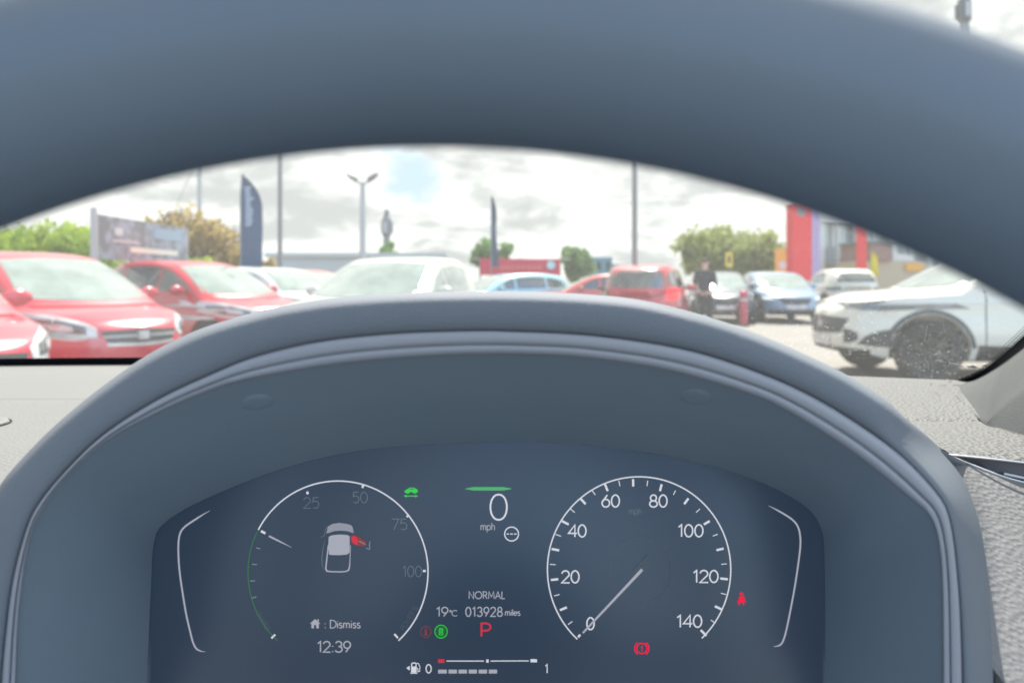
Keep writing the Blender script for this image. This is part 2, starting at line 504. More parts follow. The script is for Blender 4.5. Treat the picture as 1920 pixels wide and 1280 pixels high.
part(dt, 'defroster_panel', M['dash_smooth'], dash, ang=60)
# round ended cover let into the dash top
cv_ = MB(); cx, cy, hw, hl = -0.527, 0.517, 0.0215, 0.15
outl = [(cx - hl, cy + hw), (cx - hl, cy - hw)] + [(cx + hl + hw * math.cos(a), cy + hw * math.sin(a)) for a in np.linspace(-math.pi / 2, math.pi / 2, 20)]
rws = []
for sc, h in ((1.0, -0.002), (1.0, 0.0012), (0.97, 0.0022), (0.9, 0.0024), (0.01, 0.0024)):
    rws.append([Vector((cx + (x - cx) * (1 - (1 - sc) * 0.2 if sc > 0.5 else sc), cy + (y - cy) * sc, EYE + ZT + h)) for x, y in outl])
cv_.grid(rws, closed_u=True)
part(cv_, 'dash_cover', M['dash_smooth'], dash, ang=50)
rg = MB()
rg.tube([Vector((cx + (x - cx) * 1.005, cy + (y - cy) * 1.06, EYE + ZT + 0.0006)) for x, y in outl[1:] + outl[:1]], 0.0005, 6)
part(rg, 'cover_seam', M['black'], dash)

# right-hand dash pads between windscreen and vent
xs = np.linspace(0.24, 1.0, 50)
pr = MB(); rws = []
def ridge_y(x): return 0.535 - 0.05 * max(0, x - 0.33) - 0.12 * max(0, x - 0.36)
for t, dz in ((0.0, -0.003), (0.02, 0.0), (0.3, 0.0005), (0.6, 0.0005), (0.95, 0.0003), (0.99, -0.0006), (1.0, -0.0016)):
    rws.append([Vector((x, scr_base(min(x, 0.62)) * (1 - t) + ridge_y(x) * t, EYE + ZT + dz)) for x in xs])
pr.grid(rws)
part(pr, 'upper_pad', M['pad'], dash, ang=50)
pr = MB(); rws = []
def lip_y(x): return 0.405 - 0.03 * max(0, x - 0.22)
def lip_z(x): return (HOR - (846 + (x / lip_y(x) * F - 810) * 0.085)) / F * lip_y(x)
for t, k in ((0.0, 0), (0.02, 0), (0.08, 0), (0.3, 0.0), (0.6, 0.0), (0.85, 0), (0.95, 0), (1.0, -0.0015), (1.004, -0.0050), (0.93, -0.0075), (0.80, -0.008)):
    row = []
    for x in xs:
        y0, y1 = ridge_y(x) - 0.002, lip_y(x)
        tt = min(t, 1)
        zz = ZT * (1 - tt ** 1.6) + lip_z(x) * tt ** 1.6 + 0.003 * math.sin(math.pi * tt) - (0.0015 if t == 0 else 0)
        row.append(Vector((x, y0 * (1 - tt) + y1 * tt, EYE + zz + k)))
    rws.append(row)
pr.grid(rws)
part(pr, 'lower_pad', M['pad'], dash, ang=50)

# sliver air vent under the pad
vent = empty('air_vent', P(1900, 880, 0.43) - Vector(dash.location)); vent.parent = dash
def vline(pts, Y, r): return [P(x, y, Y(x) if callable(Y) else Y) for x, y in spline(pts, 10)]
vy = lambda x: flank_y(x, np.interp(x, LO[:, 0], LO[:, 1])) + 0.001
up = [(1776, 852), (1830, 857), (1920, 867), (2060, 884), (2240, 906)]
lo = [(1776, 853), (1810, 866), (1850, 882), (1890, 896), (1935, 908), (2060, 944), (2240, 990)]
b = MB(); b.tube(vline(up, vy, 0), 0.0005, 8); b.tube(vline(lo, lambda x: vy(x) - 0.0012, 0), 0.0006, 8)
vent_mesh = b.mesh('vent_frame'); vent_mesh.transform(Matrix.Translation(-(Vector(dash.location) + Vector(vent.location))))
obj('vent_frame', vent_mesh, M['chrome'], vent)
def px_surface(rows_, mats, name, parent):
    b = MB()
    n = 24
    R_ = []
    for (pts, Y, off) in rows_:
        s = np.array(spline(pts, 12)); xx = np.linspace(s[0, 0], s[-1, 0], n)
        yy = np.interp(xx, s[:, 0], s[:, 1])
        R_.append([P(x, y + off, Y(x)) for x, y in zip(xx, yy)])
    b.grid(R_)
    me = b.mesh(name, ang=50)
    me.transform(Matrix.Translation(-(Vector(dash.location) + Vector(parent.location if parent is not dash else (0, 0, 0)))))
    return obj(name, me, mats, parent)
mid_ = [(1776, 853), (1830, 872), (1880, 889), (1920, 892), (2060, 915), (2240, 945)]
px_surface([(up, lambda x: vy(x) + 0.002, 0.5), (up, lambda x: vy(x) + 0.004, 3), (mid_, lambda x: vy(x) + 0.006, 0), (mid_, lambda x: vy(x) + 0.03, 0)], M['vent'], 'vent_panel', vent)
px_surface([(mid_, lambda x: vy(x) + 0.02, -3), (lo, lambda x: vy(x) + 0.012, 6)], M['black'], 'vent_slot', vent)
van = MB(); van.tube(vline([(1882, 888), (1915, 895), (1990, 910), (2150, 940)], lambda x: vy(x) + 0.004, 0), 0.0009, 8)
vm = van.mesh('vent_vane'); vm.transform(Matrix.Translation(-(Vector(dash.location) + Vector(vent.location))))
obj('vent_vane', vm, M['chrome'], vent)

# dash body down below the sight lines
db = MB()
db.grid([[Vector((x, y, EYE + z)) for x in np.linspace(-1.15, 1.0, 20)] for (y, z) in ((0.66, -0.125), (0.47, -0.135), (0.47, -0.22), (0.50, -0.34), (0.62, -0.55))])
part(db, 'dash_body', M['hood'], dash, ang=40)

# unseen floor and seat well of our own car, added against warm ground bounce
cf_ = MB()
cf_.grid([[Vector((x, y, z)) for x in np.linspace(-1.2, 0.62, 12)] for (y, z) in ((0.66, 0.62), (0.55, 0.36), (0.2, 0.33), (-0.5, 0.33), (-1.6, 0.36))])
cf_.grid([[Vector((x, y, z)) for y in np.linspace(-1.6, 0.66, 12)] for (x, z) in ((0.62, 0.34), (0.70, 0.5), (0.72, 0.80))])
cf_.grid([[Vector((x, y, z)) for y in np.linspace(-1.6, 0.66, 12)] for (x, z) in ((-1.2, 0.34), (-1.28, 0.5), (-1.30, 0.80))])
M['carpet'] = mat('carpet', (0.19, 0.23, 0.28), 0.95, 0.1, vary=0.2, vscale=30)
tag(cf_.build('floor', M['carpet']), kind='structure')

# windscreen
RAKE = R(31)
def scr(X, s, bow=0.0): 
    return Vector((X, scr_base(X) - s * math.cos(RAKE), EYE + ZT - 0.004 + s * math.sin(RAKE)))
def scr_hit(px, py):
    x, z = (px - 960) / F, (HOR - py) / F
    lo_, hi_ = 0.15, 1.2
    Y = 0.6
    for _ in range(60):
        X = x * Y
        s = (z * Y - ZT + 0.004) / math.sin(RAKE)
        Yn = scr_base(X) - s * math.cos(RAKE)
        Y = 0.5 * Y + 0.5 * Yn
    return x * Y, (z * Y - ZT + 0.004) / math.sin(RAKE)
edge_px = [(1757, 716), (1814, 707), (1860, 681), (1895, 655), (1920, 634), (1985, 572), (2070, 478), (2180, 340), (2300, 160), (2420, -60), (2520, -260)]
EDGE = [scr_hit(*q) for q in edge_px]            # (X, s) along the pillar
EDGE = [tuple(q) for q in spline(EDGE, 8)]
def glass_material():
    m = bpy.data.materials.new('windscreen_glass'); m.use_nodes = True
    t = NT(m.node_tree); m.node_tree.nodes.remove(m.node_tree.nodes['Principled BSDF'])
    o = t.n('ShaderNodeTexCoord').outputs['Object']
    tr = t.n('ShaderNodeBsdfTransparent'); t.set(tr, 0, (0.93, 0.955, 0.945, 1))
    gl = t.n('ShaderNodeBsdfGlossy'); t.set(gl, 'Roughness', 0.02)
    fr = t.n('ShaderNodeFresnel'); t.set(fr, 0, 1.38)
    mx = t.n('ShaderNodeMixShader'); t.set(mx, 0, t.math('MULTIPLY', fr.outputs[0], 0.10))
    m.node_tree.links.new(tr.outputs[0], mx.inputs[1]); m.node_tree.links.new(gl.outputs[0], mx.inputs[2])
    # dust, dried droplets and smears lying on the glass, plus a veil for glare
    vo = t.n('ShaderNodeTexVoronoi', _feature='F1'); t.set(vo, 'Vector', o); t.set(vo, 'Scale', 400.0)
    vs = t.n('ShaderNodeSeparateXYZ'); t.set(vs, 0, vo.outputs['Color'])
    size = t.math('MULTIPLY', t.math('POWER', vs.outputs[0], 4.0), 0.36)
    spk = t.ramp(t.math('SUBTRACT', vo.outputs['Distance'], size), 0.0, 0.08, 1.0, 0.0)
    s3 = t.n('ShaderNodeSeparateXYZ'); t.set(s3, 0, o)
    rightish = t.ramp(s3.outputs[0], -0.25, 0.40, 0.25, 1.0)
    low = t.ramp(s3.outputs[2], 0.0, 0.14, 1.0, 0.25)
    dens = t.math('MULTIPLY', t.math('MULTIPLY', rightish, low), t.ramp(t.noise(o, 9.0, 4.0, 0.6), 0.32, 0.58))
    dirty = t.math('MULTIPLY', spk, dens)
    # one smeared patch low on the driver's side
    dx = t.math('DIVIDE', t.math('SUBTRACT', s3.outputs[0], 0.425), 0.075)
    dz = t.math('DIVIDE', t.math('SUBTRACT', s3.outputs[2], 0.035), 0.045)
    patch = t.ramp(t.math('ADD', t.math('MULTIPLY', dx, dx), t.math('MULTIPLY', dz, dz)), 0.15, 1.3, 1.0, 0.0)
    mp = t.n('ShaderNodeMapping'); t.set(mp, 'Vector', o); mp.inputs['Scale'].default_value = (1.0, 0.5, 0.45); mp.inputs['Rotation'].default_value = (0, 0, 0.4)
    sm = t.math('ADD', t.math('MULTIPLY', t.ramp(t.noise(mp.outputs[0], 90.0, 8.0, 0.8), 0.40, 0.75), 0.40), t.math('MULTIPLY', t.ramp(t.noise(o, 620.0, 3.0, 0.7), 0.55, 0.72), 0.6))
    film = t.math('MULTIPLY', patch, t.math('ADD', t.math('MULTIPLY', sm, 0.34), 0.04))
    fac = t.math('MAXIMUM', t.math('MULTIPLY', dirty, t.ramp(patch, 0.0, 0.8, 0.75, 0.42)), film, clamp=True)
    fac = t.math('MAXIMUM', fac, t.math('ADD', t.math('MULTIPLY', t.ramp(t.noise(o, 5.0, 4.0), 0.3, 0.7), 0.03), 0.055))  # thin even dust film, raised to stand in for outside glare
    di = t.n('ShaderNodeBsdfTranslucent'); t.set(di, 0, (0.55, 0.56, 0.55, 1))
    df = t.n('ShaderNodeBsdfDiffuse'); t.set(df, 0, (0.55, 0.56, 0.55, 1))
    dd = t.n('ShaderNodeMixShader'); t.set(dd, 0, 0.5); m.node_tree.links.new(di.outputs[0], dd.inputs[1]); m.node_tree.links.new(df.outputs[0], dd.inputs[2])
    m2 = t.n('ShaderNodeMixShader'); t.set(m2, 0, fac)
    m.node_tree.links.new(mx.outputs[0], m2.inputs[1]); m.node_tree.links.new(dd.outputs[0], m2.inputs[2])
    m.node_tree.links.new(m2.outputs[0], m.node_tree.nodes['Material Output'].inputs[0])
    return m


ws = empty('windscreen', (0.0, 0.9, EYE + ZT))
tag(ws, 'curved clear car windscreen with dust specks and a dark dotted edge', 'windscreen')
gb = MB(); rws = []
smax = EDGE[-1][1]
for s in np.linspace(0, smax, 40):
    xr = float(np.interp(s, [e[1] for e in EDGE], [e[0] for e in EDGE]))
    if s == 0: xr = EDGE[0][0]
    xl = -0.74 - xr
    rws.append([scr(xl + (xr - xl) * k / 60, s) for k in range(61)])
gb.grid(rws)
part(gb, 'glass_pane', glass_material(), ws, ang=180)
# black band along the foot of the glass and up the pillar, with its row of dots
fb = MB()
xs = np.linspace(-1.1, 0.44, 90)
off = Vector((0, -0.0012, -0.0010))
fb.grid([[scr(x, s * (1 - 0.85 * min(1, max(0, (x + 0.1) / 0.25)))) + off for x in xs] for s in (0.0, 0.012, 0.027)])
part(fb, 'black_band', M['black'], ws, ang=180)
eb = MB()
def inward(i, d):
    a = np.array(EDGE[max(0, i - 1)]); c = np.array(EDGE[min(len(EDGE) - 1, i + 1)]); t = (c - a) / np.linalg.norm(c - a)
    n = np.array([-t[1], t[0]]); q = np.array(EDGE[i]) + n * d
    return q
def grow(i): return min(1.0, max(0.12, (i - 3) / 26))
rws = [[scr(*inward(i, d * (grow(i) if d > 0 else 1))) + off for i in range(len(EDGE))] for d in (-0.02, 0.0, 0.0035)]
eb.grid(rws)
db_ = eb
# dots of the band
arc = [0]
for i in range(1, len(EDGE)): arc.append(arc[-1] + math.dist(EDGE[i], EDGE[i - 1]))
pitch = 0.0036; k = 0; sarc = 0.020
while sarc < arc[-1] - 0.02:
    i = int(np.searchsorted(arc, sarc)); gsc = grow(i)
    for row_, (d, rr) in enumerate(((0.0046, 0.00125), (0.0072, 0.00105), (0.0097, 0.0008))):
        ss = sarc + (0.5 * pitch if row_ % 2 else 0)
        f = np.interp(ss, arc, range(len(arc))); j = int(f); q0, q1 = inward(j, d * max(0.5, gsc)), inward(min(j + 1, len(EDGE) - 1), d * max(0.5, gsc)); q = q0 * (1 - (f - j)) + q1 * (f - j)
        cc = scr(*q) + off
        a1, a2 = (scr(q[0] + 0.001, q[1]) - scr(*q)).normalized(), (scr(q[0], q[1] + 0.001) - scr(*q)).normalized()
        db_.add([cc + (a1 * math.cos(u) + a2 * math.sin(u)) * rr for u in np.linspace(0, 2 * math.pi, 10, endpoint=False)], [list(range(10))])
    sarc += pitch
part(db_, 'dotted_edge', M['black'], ws, smooth=False)
# a few dried white streaks near the foot of the glass on the driver's side
M['dirt'] = mat('dried_dirt', (0.55, 0.55, 0.53), 0.9, 0.1)
for (x0, y0, x1, y1, wd) in ((1778, 682, 1806, 686, 2.6), (1812, 685, 1834, 688, 2.2), (1752, 676, 1768, 679, 1.8), (1774, 696, 1781, 706, 1.6), (1840, 684, 1852, 683, 1.3), (1735, 672, 1741, 690, 1.0), (1768, 590, 1769, 625, 1.0), (1738, 612, 1733, 640, 0.9)):
    st = MB(); n = 7; a, c = [], []
    for k in range(n):
        t = k / (n - 1); hw = wd * (0.35 + 0.65 * math.sin(math.pi * t)) * rnd.uniform(0.5, 1.2)
        x, y = x0 + (x1 - x0) * t, y0 + (y1 - y0) * t + rnd.uniform(-1, 1)
        L_ = math.hypot(x1 - x0, y1 - y0); nx, ny = -(y1 - y0) / L_, (x1 - x0) / L_
        a.append(scr(*scr_hit(x + nx * hw, y + ny * hw)) + off * 0.5); c.append(scr(*scr_hit(x - nx * hw, y - ny * hw)) + off * 0.5)
    st.grid([a, c])
    part(st, 'dried_streak', M['dirt'], ws)

# pillar trim on the right
pl = empty('pillar_trim', P(1880, 760, 0.55))
tag(pl, 'light grey woven pillar trim rising right of the dashboard', 'pillar')
E1 = [scr(*e) + Vector((0.002, -0.004, -0.003)) for e in EDGE]
e2 = [P(1760, 716, 0.752), P(1790, 744, 0.66), P(1822, 774, 0.575), P(1851, 799, 0.512), P(1885, 811, 0.487), P(1925, 822, 0.468), P(2010, 842, 0.44), P(2200, 880, 0.40), P(2500, 900, 0.33), P(2900, 850, 0.27)]
e2 = [Vector(q) for q in spline(e2, 9)]
N = 70
def resample(pts, n):
    d = [0]
    for i in range(1, len(pts)): d.append(d[-1] + (Vector(pts[i]) - Vector(pts[i - 1])).length)
    return [Vector([np.interp(k / (n - 1) * d[-1], d, [p[a] for p in pts]) for a in range(3)]) for k in range(n)]
rdg = [P(1760, 716, 0.752), P(1790, 743, 0.66), P(1822, 773, 0.575), P(1849, 796, 0.514)]
rdg2 = [P(1849, 796, 0.514), P(1868, 774, 0.510), P(1920, 731, 0.502), P(2000, 676, 0.487), P(2150, 575, 0.452), P(2400, 405, 0.385), P(2800, 150, 0.285)]
k1 = min(range(len(E1)), key=lambda i: abs(960 + F * E1[i].x / E1[i].y - 1872)); k2 = min(range(len(e2)), key=lambda i: (e2[i] - rdg[-1]).length)
NA = 24
A1 = resample(E1[:k1 + 1], NA) + resample(E1[k1:], N - NA + 1)[1:]
A2 = resample(e2[:k2 + 1], NA) + resample(e2[k2:], N - NA + 1)[1:]
AR = resample([Vector(q) for q in spline(rdg, 8)], NA) + resample([Vector(q) for q in spline(rdg2, 8)], N - NA + 1)[1:]
pm = MB(); rws = []
for t in (0, 0.02, 0.08, 0.18, 0.3, 0.45, 0.6, 0.75, 0.87, 0.95, 1.0):
    row = []
    for i in range(N):
        k = min(1.0, i / 22)
        row.append(A1[i].lerp(AR[i], t) + Vector((-0.25, -0.2, 0.9)) * (math.sin(math.pi * t) ** 1.4 * 0.006 * k))
    rws.append(row)
for t in (0.12, 0.3, 0.55, 0.8, 1.0):
    row = []
    for i in range(N):
        k = min(1.0, max(0.0, (i - NA) / 10))
        row.append(AR[i].lerp(A2[i], t) + Vector((-0.2, -0.9, 0.1)) * (math.sin(math.pi * t ** 0.8) * 0.010 * k))
    rws.append(row)
pm.grid(rws)
part(pm, 'trim_panel', M['weave'], pl, ang=180)
sm_ = MB(); sm_.tube([q + Vector((-0.0008, -0.0012, 0.0012)) for q in A2[:40]], 0.0007, 6)
part(sm_, 'trim_seam', M['black'], pl)

# steering wheel
WC, TH, RM, RT = Vector((-0.0127, 0.0650, EYE - 0.1316)), 0.2903, 0.17587, 0.01589
wu, wn, wx = Vector((0, math.sin(TH), math.cos(TH))), Vector((0, -math.cos(TH), math.sin(TH))), Vector((1, 0, 0))
sw = empty('steering_wheel', WC)
tag(sw, 'dark blue-grey leather steering wheel rim close in front of the camera', 'steering wheel')
rm = MB(); rws = []
for a in np.linspace(0, 2 * math.pi, 220, endpoint=False):
    rad = wx * math.sin(a) + wu * math.cos(a)
    rws.append([WC + rad * (RM + RT * math.cos(b)) + wn * (RT * math.sin(b)) for b in np.linspace(0, 2 * math.pi, 40, endpoint=False)])
rm.grid(rws, closed_u=True, closed_v=True)
part(rm, 'rim', M['rim'], sw, ang=180)
hb2 = MB(); rws = []
for r_, h in ((0.066, -0.045), (0.068, -0.03), (0.064, -0.022), (0.045, -0.018), (0.001, -0.016)):
    rws.append([WC + (wx * math.cos(a) * 1.15 + wu * (math.sin(a) * 0.9 - 0.22)) * r_ + wn * h for a in np.linspace(0, 2 * math.pi, 40, endpoint=False)])
hb2.grid(rws, closed_u=True)
part(hb2, 'hub', M['rim'], sw, ang=60)
for sgn in (-1, 1):
    sp = MB(); sp.tube([WC + wx * sgn * x + wu * z + wn * h for x, z, h in ((0.055, -0.02, -0.03), (0.10, -0.028, -0.025), (0.14, -0.035, -0.012), (0.172, -0.040, 0.0))], [0.016, 0.014, 0.013, 0.012], 12)
    part(sp, 'spoke', M['rim'], sw)
sp = MB(); sp.tube([WC + wu * z + wn * h for z, h in ((-0.05, -0.03), (-0.11, -0.022), (-0.174, 0.0))], [0.018, 0.015, 0.012], 12)
part(sp, 'spoke', M['rim'], sw)

# ------------------------------------------------------------------ instrument display behind the wheel
ic = empty('instrument_display', SC0)
tag(ic, 'lit digital instrument display under the dashboard hood with two round dials', 'instrument display')
IC0 = Vector(SC0)


def flat(mb, name, m, parent):
    """graphics on the screen, given in world places"""
    me = mb.mesh(name, smooth=False)
    par = Vector((0, 0, 0)); q = parent
    while q: par += Vector(q.location); q = q.parent
    me.transform(Matrix.Translation(-par))
    return obj(name, me, m, parent)


# panel
b = MB()
outl = [q for q in DISP]
n = len(outl)
b.grid([[on_screen(*q, 0.0) for q in outl], [on_screen(960 + (q[0] - 960) * 0.5, 1400 + (q[1] - 1400) * 0.5, 0.0) for q in outl], [on_screen(960, 1400, 0.0) for q in outl]])
flat(b, 'screen', M['screen'], ic)

L1, L2, L3, L4 = 0.0003, 0.0005, 0.0007, 0.0009


class Ink(MB):
    """ribbons and filled shapes drawn in picture columns and rows on the screen"""
    lift = L1
    def pt(s, q): return on_screen(q[0], q[1], s.lift)
    def line(s, pts, wd, closed=False, lo=None, m=0):
        p = [np.array(q, float) for q in pts]
        n = len(p); a, c = [], []
        for i in range(n):
            q0 = p[(i - 1) % n] if (closed or i) else p[i]; q1 = p[(i + 1) % n] if (closed or i < n - 1) else p[i]
            d1 = p[i] - q0; d2 = q1 - p[i]
            l1, l2 = np.hypot(*d1), np.hypot(*d2)
            d1 = d1 / l1 if l1 > 1e-6 else d2 / max(l2, 1e-6); d2 = d2 / l2 if l2 > 1e-6 else d1
            t = d1 + d2; lt = np.hypot(*t); t = t / lt if lt > 1e-3 else d1
            nv = np.array([-t[1], t[0]]); cs = max(0.5, float(np.dot(t, d1)))
            w_ = (wd[i] if isinstance(wd, (list, tuple, np.ndarray)) else wd) / 2 / cs
            a.append(s.pt(p[i] + nv * w_)); c.append(s.pt(p[i] - nv * w_))
        if closed: a.append(a[0]); c.append(c[0])
        return s.grid([a, c], m)
    def poly(s, pts, m=0):
        return s.add([s.pt(q) for q in pts], [list(range(len(pts)))], m)
    def rect(s, x0, y0, x1, y1, m=0): return s.poly([(x0, y0), (x1, y0), (x1, y1), (x0, y1)], m)
    def disc(s, x, y, r, n=28, m=0): return s.poly([(x + r * math.cos(a), y + r * math.sin(a)) for a in np.linspace(0, 2 * math.pi, n, endpoint=False)], m)
    def circ(s, x, y, rx, ry, wd, n=40): return s.line([(x + rx * math.cos(a), y + ry * math.sin(a)) for a in np.linspace(0, 2 * math.pi, n, endpoint=False)], wd, closed=True)


def arc_(x, y, rx, ry, a0, a1, n=12):
    return [(x + rx * math.cos(R(a)), y + ry * math.sin(R(a))) for a in np.linspace(a0, a1, n)]


# a plain geometric single-stroke alphabet: (advance, strokes), capital height 1, y down from the cap line
G = {
    '0': (0.74, [arc_(0.32, 0.5, 0.29, 0.5, 0, 360, 28)]),
    '1': (0.44, [[(0.02, 0.2), (0.24, 0.0), (0.24, 1.0)]]),
    '2': (0.70, [arc_(0.31, 0.29, 0.27, 0.29, 190, 385, 14) + [(0.03, 1.0), (0.62, 1.0)]]),
    '3': (0.68, [arc_(0.29, 0.25, 0.25, 0.25, 200, 450, 14), arc_(0.29, 0.73, 0.29, 0.27, -90, 160, 16)]),
    '4': (0.72, [[(0.50, 1.0), (0.50, 0.0), (0.02, 0.70), (0.66, 0.70)]]),
    '5': (0.68, [[(0.55, 0.0), (0.13, 0.0), (0.09, 0.42)] + arc_(0.29, 0.67, 0.29, 0.33, 228, 490, 18)]),
    '6': (0.70, [arc_(0.31, 0.68, 0.28, 0.32, 0, 360, 24), [(0.05, 0.58), (0.42, 0.0)]]),
    '7': (0.64, [[(0.02, 0.0), (0.58, 0.0), (0.18, 1.0)]]),
    '8': (0.70, [arc_(0.31, 0.25, 0.22, 0.25, 0, 360, 22), arc_(0.31, 0.74, 0.28, 0.26, 0, 360, 24)]),
    '9': (0.70, [arc_(0.31, 0.32, 0.28, 0.32, 0, 360, 24), [(0.57, 0.42), (0.20, 1.0)]]),
    'A': (0.74, [[(0.0, 1.0), (0.35, 0.0), (0.70, 1.0)], [(0.13, 0.66), (0.57, 0.66)]]),
    'C': (0.78, [arc_(0.46, 0.5, 0.46, 0.5, -48, -312, 22)]),
    'D': (0.78, [[(0.06, 0.0), (0.06, 1.0), (0.25, 1.0)] + arc_(0.25, 0.5, 0.45, 0.5, 90, -90, 16) + [(0.06, 0.0)]]),
    'E': (0.58, [[(0.50, 0.0), (0.06, 0.0), (0.06, 1.0), (0.50, 1.0)], [(0.06, 0.48), (0.44, 0.48)]]),
    'G': (0.86, [arc_(0.46, 0.5, 0.46, 0.5, -48, -355, 24) + [(0.5, 0.54)]]),
    'H': (0.76, [[(0.06, 0), (0.06, 1)], [(0.64, 0), (0.64, 1)], [(0.06, 0.48), (0.64, 0.48)]]),
    'L': (0.52, [[(0.06, 0), (0.06, 1), (0.48, 1)]]),
    'M': (0.90, [[(0.04, 1), (0.10, 0), (0.43, 0.75), (0.76, 0), (0.82, 1)]]),
    'N': (0.80, [[(0.06, 1), (0.06, 0), (0.68, 1), (0.68, 0)]]),
    'O': (0.98, [arc_(0.46, 0.5, 0.46, 0.5, 0, 360, 32)]),
    'P': (0.62, [[(0.06, 1), (0.06, 0), (0.28, 0)] + arc_(0.28, 0.28, 0.27, 0.28, -90, 90, 12) + [(0.06, 0.56)]]),
    'R': (0.66, [[(0.06, 1), (0.06, 0), (0.28, 0)] + arc_(0.28, 0.27, 0.26, 0.27, -90, 90, 12) + [(0.06, 0.54)], [(0.30, 0.54), (0.58, 1)]]),
    'W': (1.05, [[(0.0, 0), (0.26, 1), (0.50, 0.15), (0.74, 1), (1.0, 0)]]),
    '%': (0.9, [arc_(0.18, 0.22, 0.17, 0.22, 0, 360, 14), arc_(0.68, 0.78, 0.17, 0.22, 0, 360, 14), [(0.70, 0), (0.16, 1)]]),
    'i': (0.22, [[(0.08, 0.36), (0.08, 1)], [(0.08, 0.08), (0.08, 0.17)]]),
    's': (0.46, [arc_(0.20, 0.51, 0.15, 0.155, -30, -250, 10)[:-1] + arc_(0.20, 0.83, 0.17, 0.17, -70, 150, 10)]),
    'm': (0.86, [[(0.06, 0.36), (0.06, 1)], [(0.06, 0.6)] + arc_(0.225, 0.55, 0.165, 0.19, 190, 360, 9) + [(0.39, 1)], [(0.39, 0.6)] + arc_(0.555, 0.55, 0.165, 0.19, 190, 360, 9) + [(0.72, 1)]]),
    'p': (0.66, [[(0.06, 0.36), (0.06, 1.32)], arc_(0.31, 0.68, 0.25, 0.32, 0, 360, 20)]),
    'h': (0.58, [[(0.06, 0.0), (0.06, 1)], [(0.06, 0.62)] + arc_(0.25, 0.56, 0.19, 0.20, 190, 360, 9) + [(0.44, 1)]]),
    'l': (0.22, [[(0.08, 0.0), (0.08, 1)]]),
    'e': (0.60, [[(0.04, 0.66), (0.50, 0.66)] + arc_(0.27, 0.68, 0.24, 0.32, -8, -318, 18)]),
    ':': (0.30, [[(0.1, 0.40), (0.1, 0.50)], [(0.1, 0.90), (0.1, 1.0)]]),
    '\u00b0': (0.36, [arc_(0.15, 0.14, 0.13, 0.14, 0, 360, 14)]),
    ' ': (0.32, []),
}


def text(name, s, cx, cy, h, m, parent, wd=None, stretch=1.0, rot=0.0, width=None, lift=L1, gap=0.0):
    """one word or number, centred on (cx, cy), capital height h"""
    tot = sum(G[c][0] + gap for c in s) - 0.1 - gap
    k = width / (tot * h) if width else stretch
    ink = Ink(); ink.lift = lift
    x = -tot / 2
    co, si = math.cos(R(rot)), math.sin(R(rot))
    wd = wd or h * 0.1
    for c in s:
        for st_ in G[c][1]:
            q = [((x + u) * h * k, (v - 0.5) * h) for u, v in st_]
            q = [(cx + a * co - b_ * si, cy + a * si + b_ * co) for a, b_ in q]
            cl = math.dist(q[0], q[-1]) < 1e-6 and len(q) > 4
            ink.line(q[:-1] if cl else q, wd, closed=cl)
        x += G[c][0] + gap
    return flat(ink, name, m, parent)


def c7(x, y): return (980 + x / 2.909, 840 + y / 2.909)
def c5(x, y): return (270 + x / 2.783, 820 + y / 2.783)
def c6(x, y): return (700 + x / 3.0475, 860 + y / 3.0475)


def half_ellipse(cx, cy, rx, rt, rb, pts):
    return [(cx + rx * math.cos(a), cy + (rt if math.sin(a) < 0 else rb) * math.sin(a)) for a in pts]


# --- speedometer
ink = Ink()
e = half_ellipse(635, 660, 500, 505, 514, np.linspace(R(180 - 47.7), R(360 + 46.8), 90))
ink.line([c7(*q) for q in e], 2.5)
TICKS = [((307, 1022), (302, 1028)), ((203, 882), (241, 866)), ((154, 717), (194, 713)), ((158, 548), (199, 556)), ((214, 396), (251, 415)), ((315, 273), (343, 304)), ((449, 196), (464, 233)),
         ((602, 168), (603, 208)), ((758, 196), (749, 233)), ((904, 273), (881, 304)), ((1020, 396), (988, 415)), ((1096, 546), (1057, 555)), ((1119, 713), (1078, 709)), ((1087, 878), (1048, 860)), ((1002, 1021), (971, 990))]
MINOR = [((247, 960), (271, 943)), ((172, 804), (201, 796)), ((149, 632), (180, 634)), ((180, 469), (209, 479)), ((261, 330), (284, 350)), ((379, 230), (396, 254)), ((524, 176), (531, 206)),
         ((682, 176), (678, 206)), ((834, 230), (822, 254)), ((967, 330), (946, 349)), ((1064, 468), (1037, 478)), ((1113, 629), (1083, 632)), ((1110, 797), (1081, 789)), ((1051, 952), (1026, 935))]
for a, c in TICKS[1:]: ink.line([c7(*a), c7(*c)], 4.2)
for a, c in MINOR: ink.line([c7(*a), c7(*c)], 1.7)
ink.line([c7(314, 1015), c7(302, 1029)], 4.2)
sp_ = flat(ink, 'speedometer', M['white_lit'], ic)
for s, x, y in (('0', 370, 955), ('20', 260, 700), ('40', 298, 450), ('60', 480, 287), ('80', 740, 287), ('100', 917, 449), ('120', 999, 698), ('140', 910, 942)):
    q = c7(x, y)
    text('numeral', s, q[0], q[1], 22.5, M['white_lit'], sp_, wd=2.7, width={1: 15, 2: 34, 3: 47}[len(s)])
q = c7(613, 345); text('unit_legend', 'mph', q[0], q[1] - 1, 11.5, M['dim_lit'], sp_, wd=1.1, width=24)
ink = Ink(); ink.lift = 0.00015
ink.circ(*c7(640, 665), 58, 62, 3.4, 48)
flat(ink, 'dial_ring', M['dark_lit'], sp_)
ink = Ink(); ink.lift = L2
ink.poly([c7(*v) for v in ((680, 580), (720, 618), (690, 645), (640, 700), (600, 665), (655, 608))])
flat(ink, 'needle_base', M['dark_lit'], sp_)
ink = Ink(); ink.lift = L3
ink.line([c7(652, 660), c7(640, 673), c7(328, 1006)], [5.2, 5.6, 3.6])
flat(ink, 'needle', M['grey_lit'], sp_)

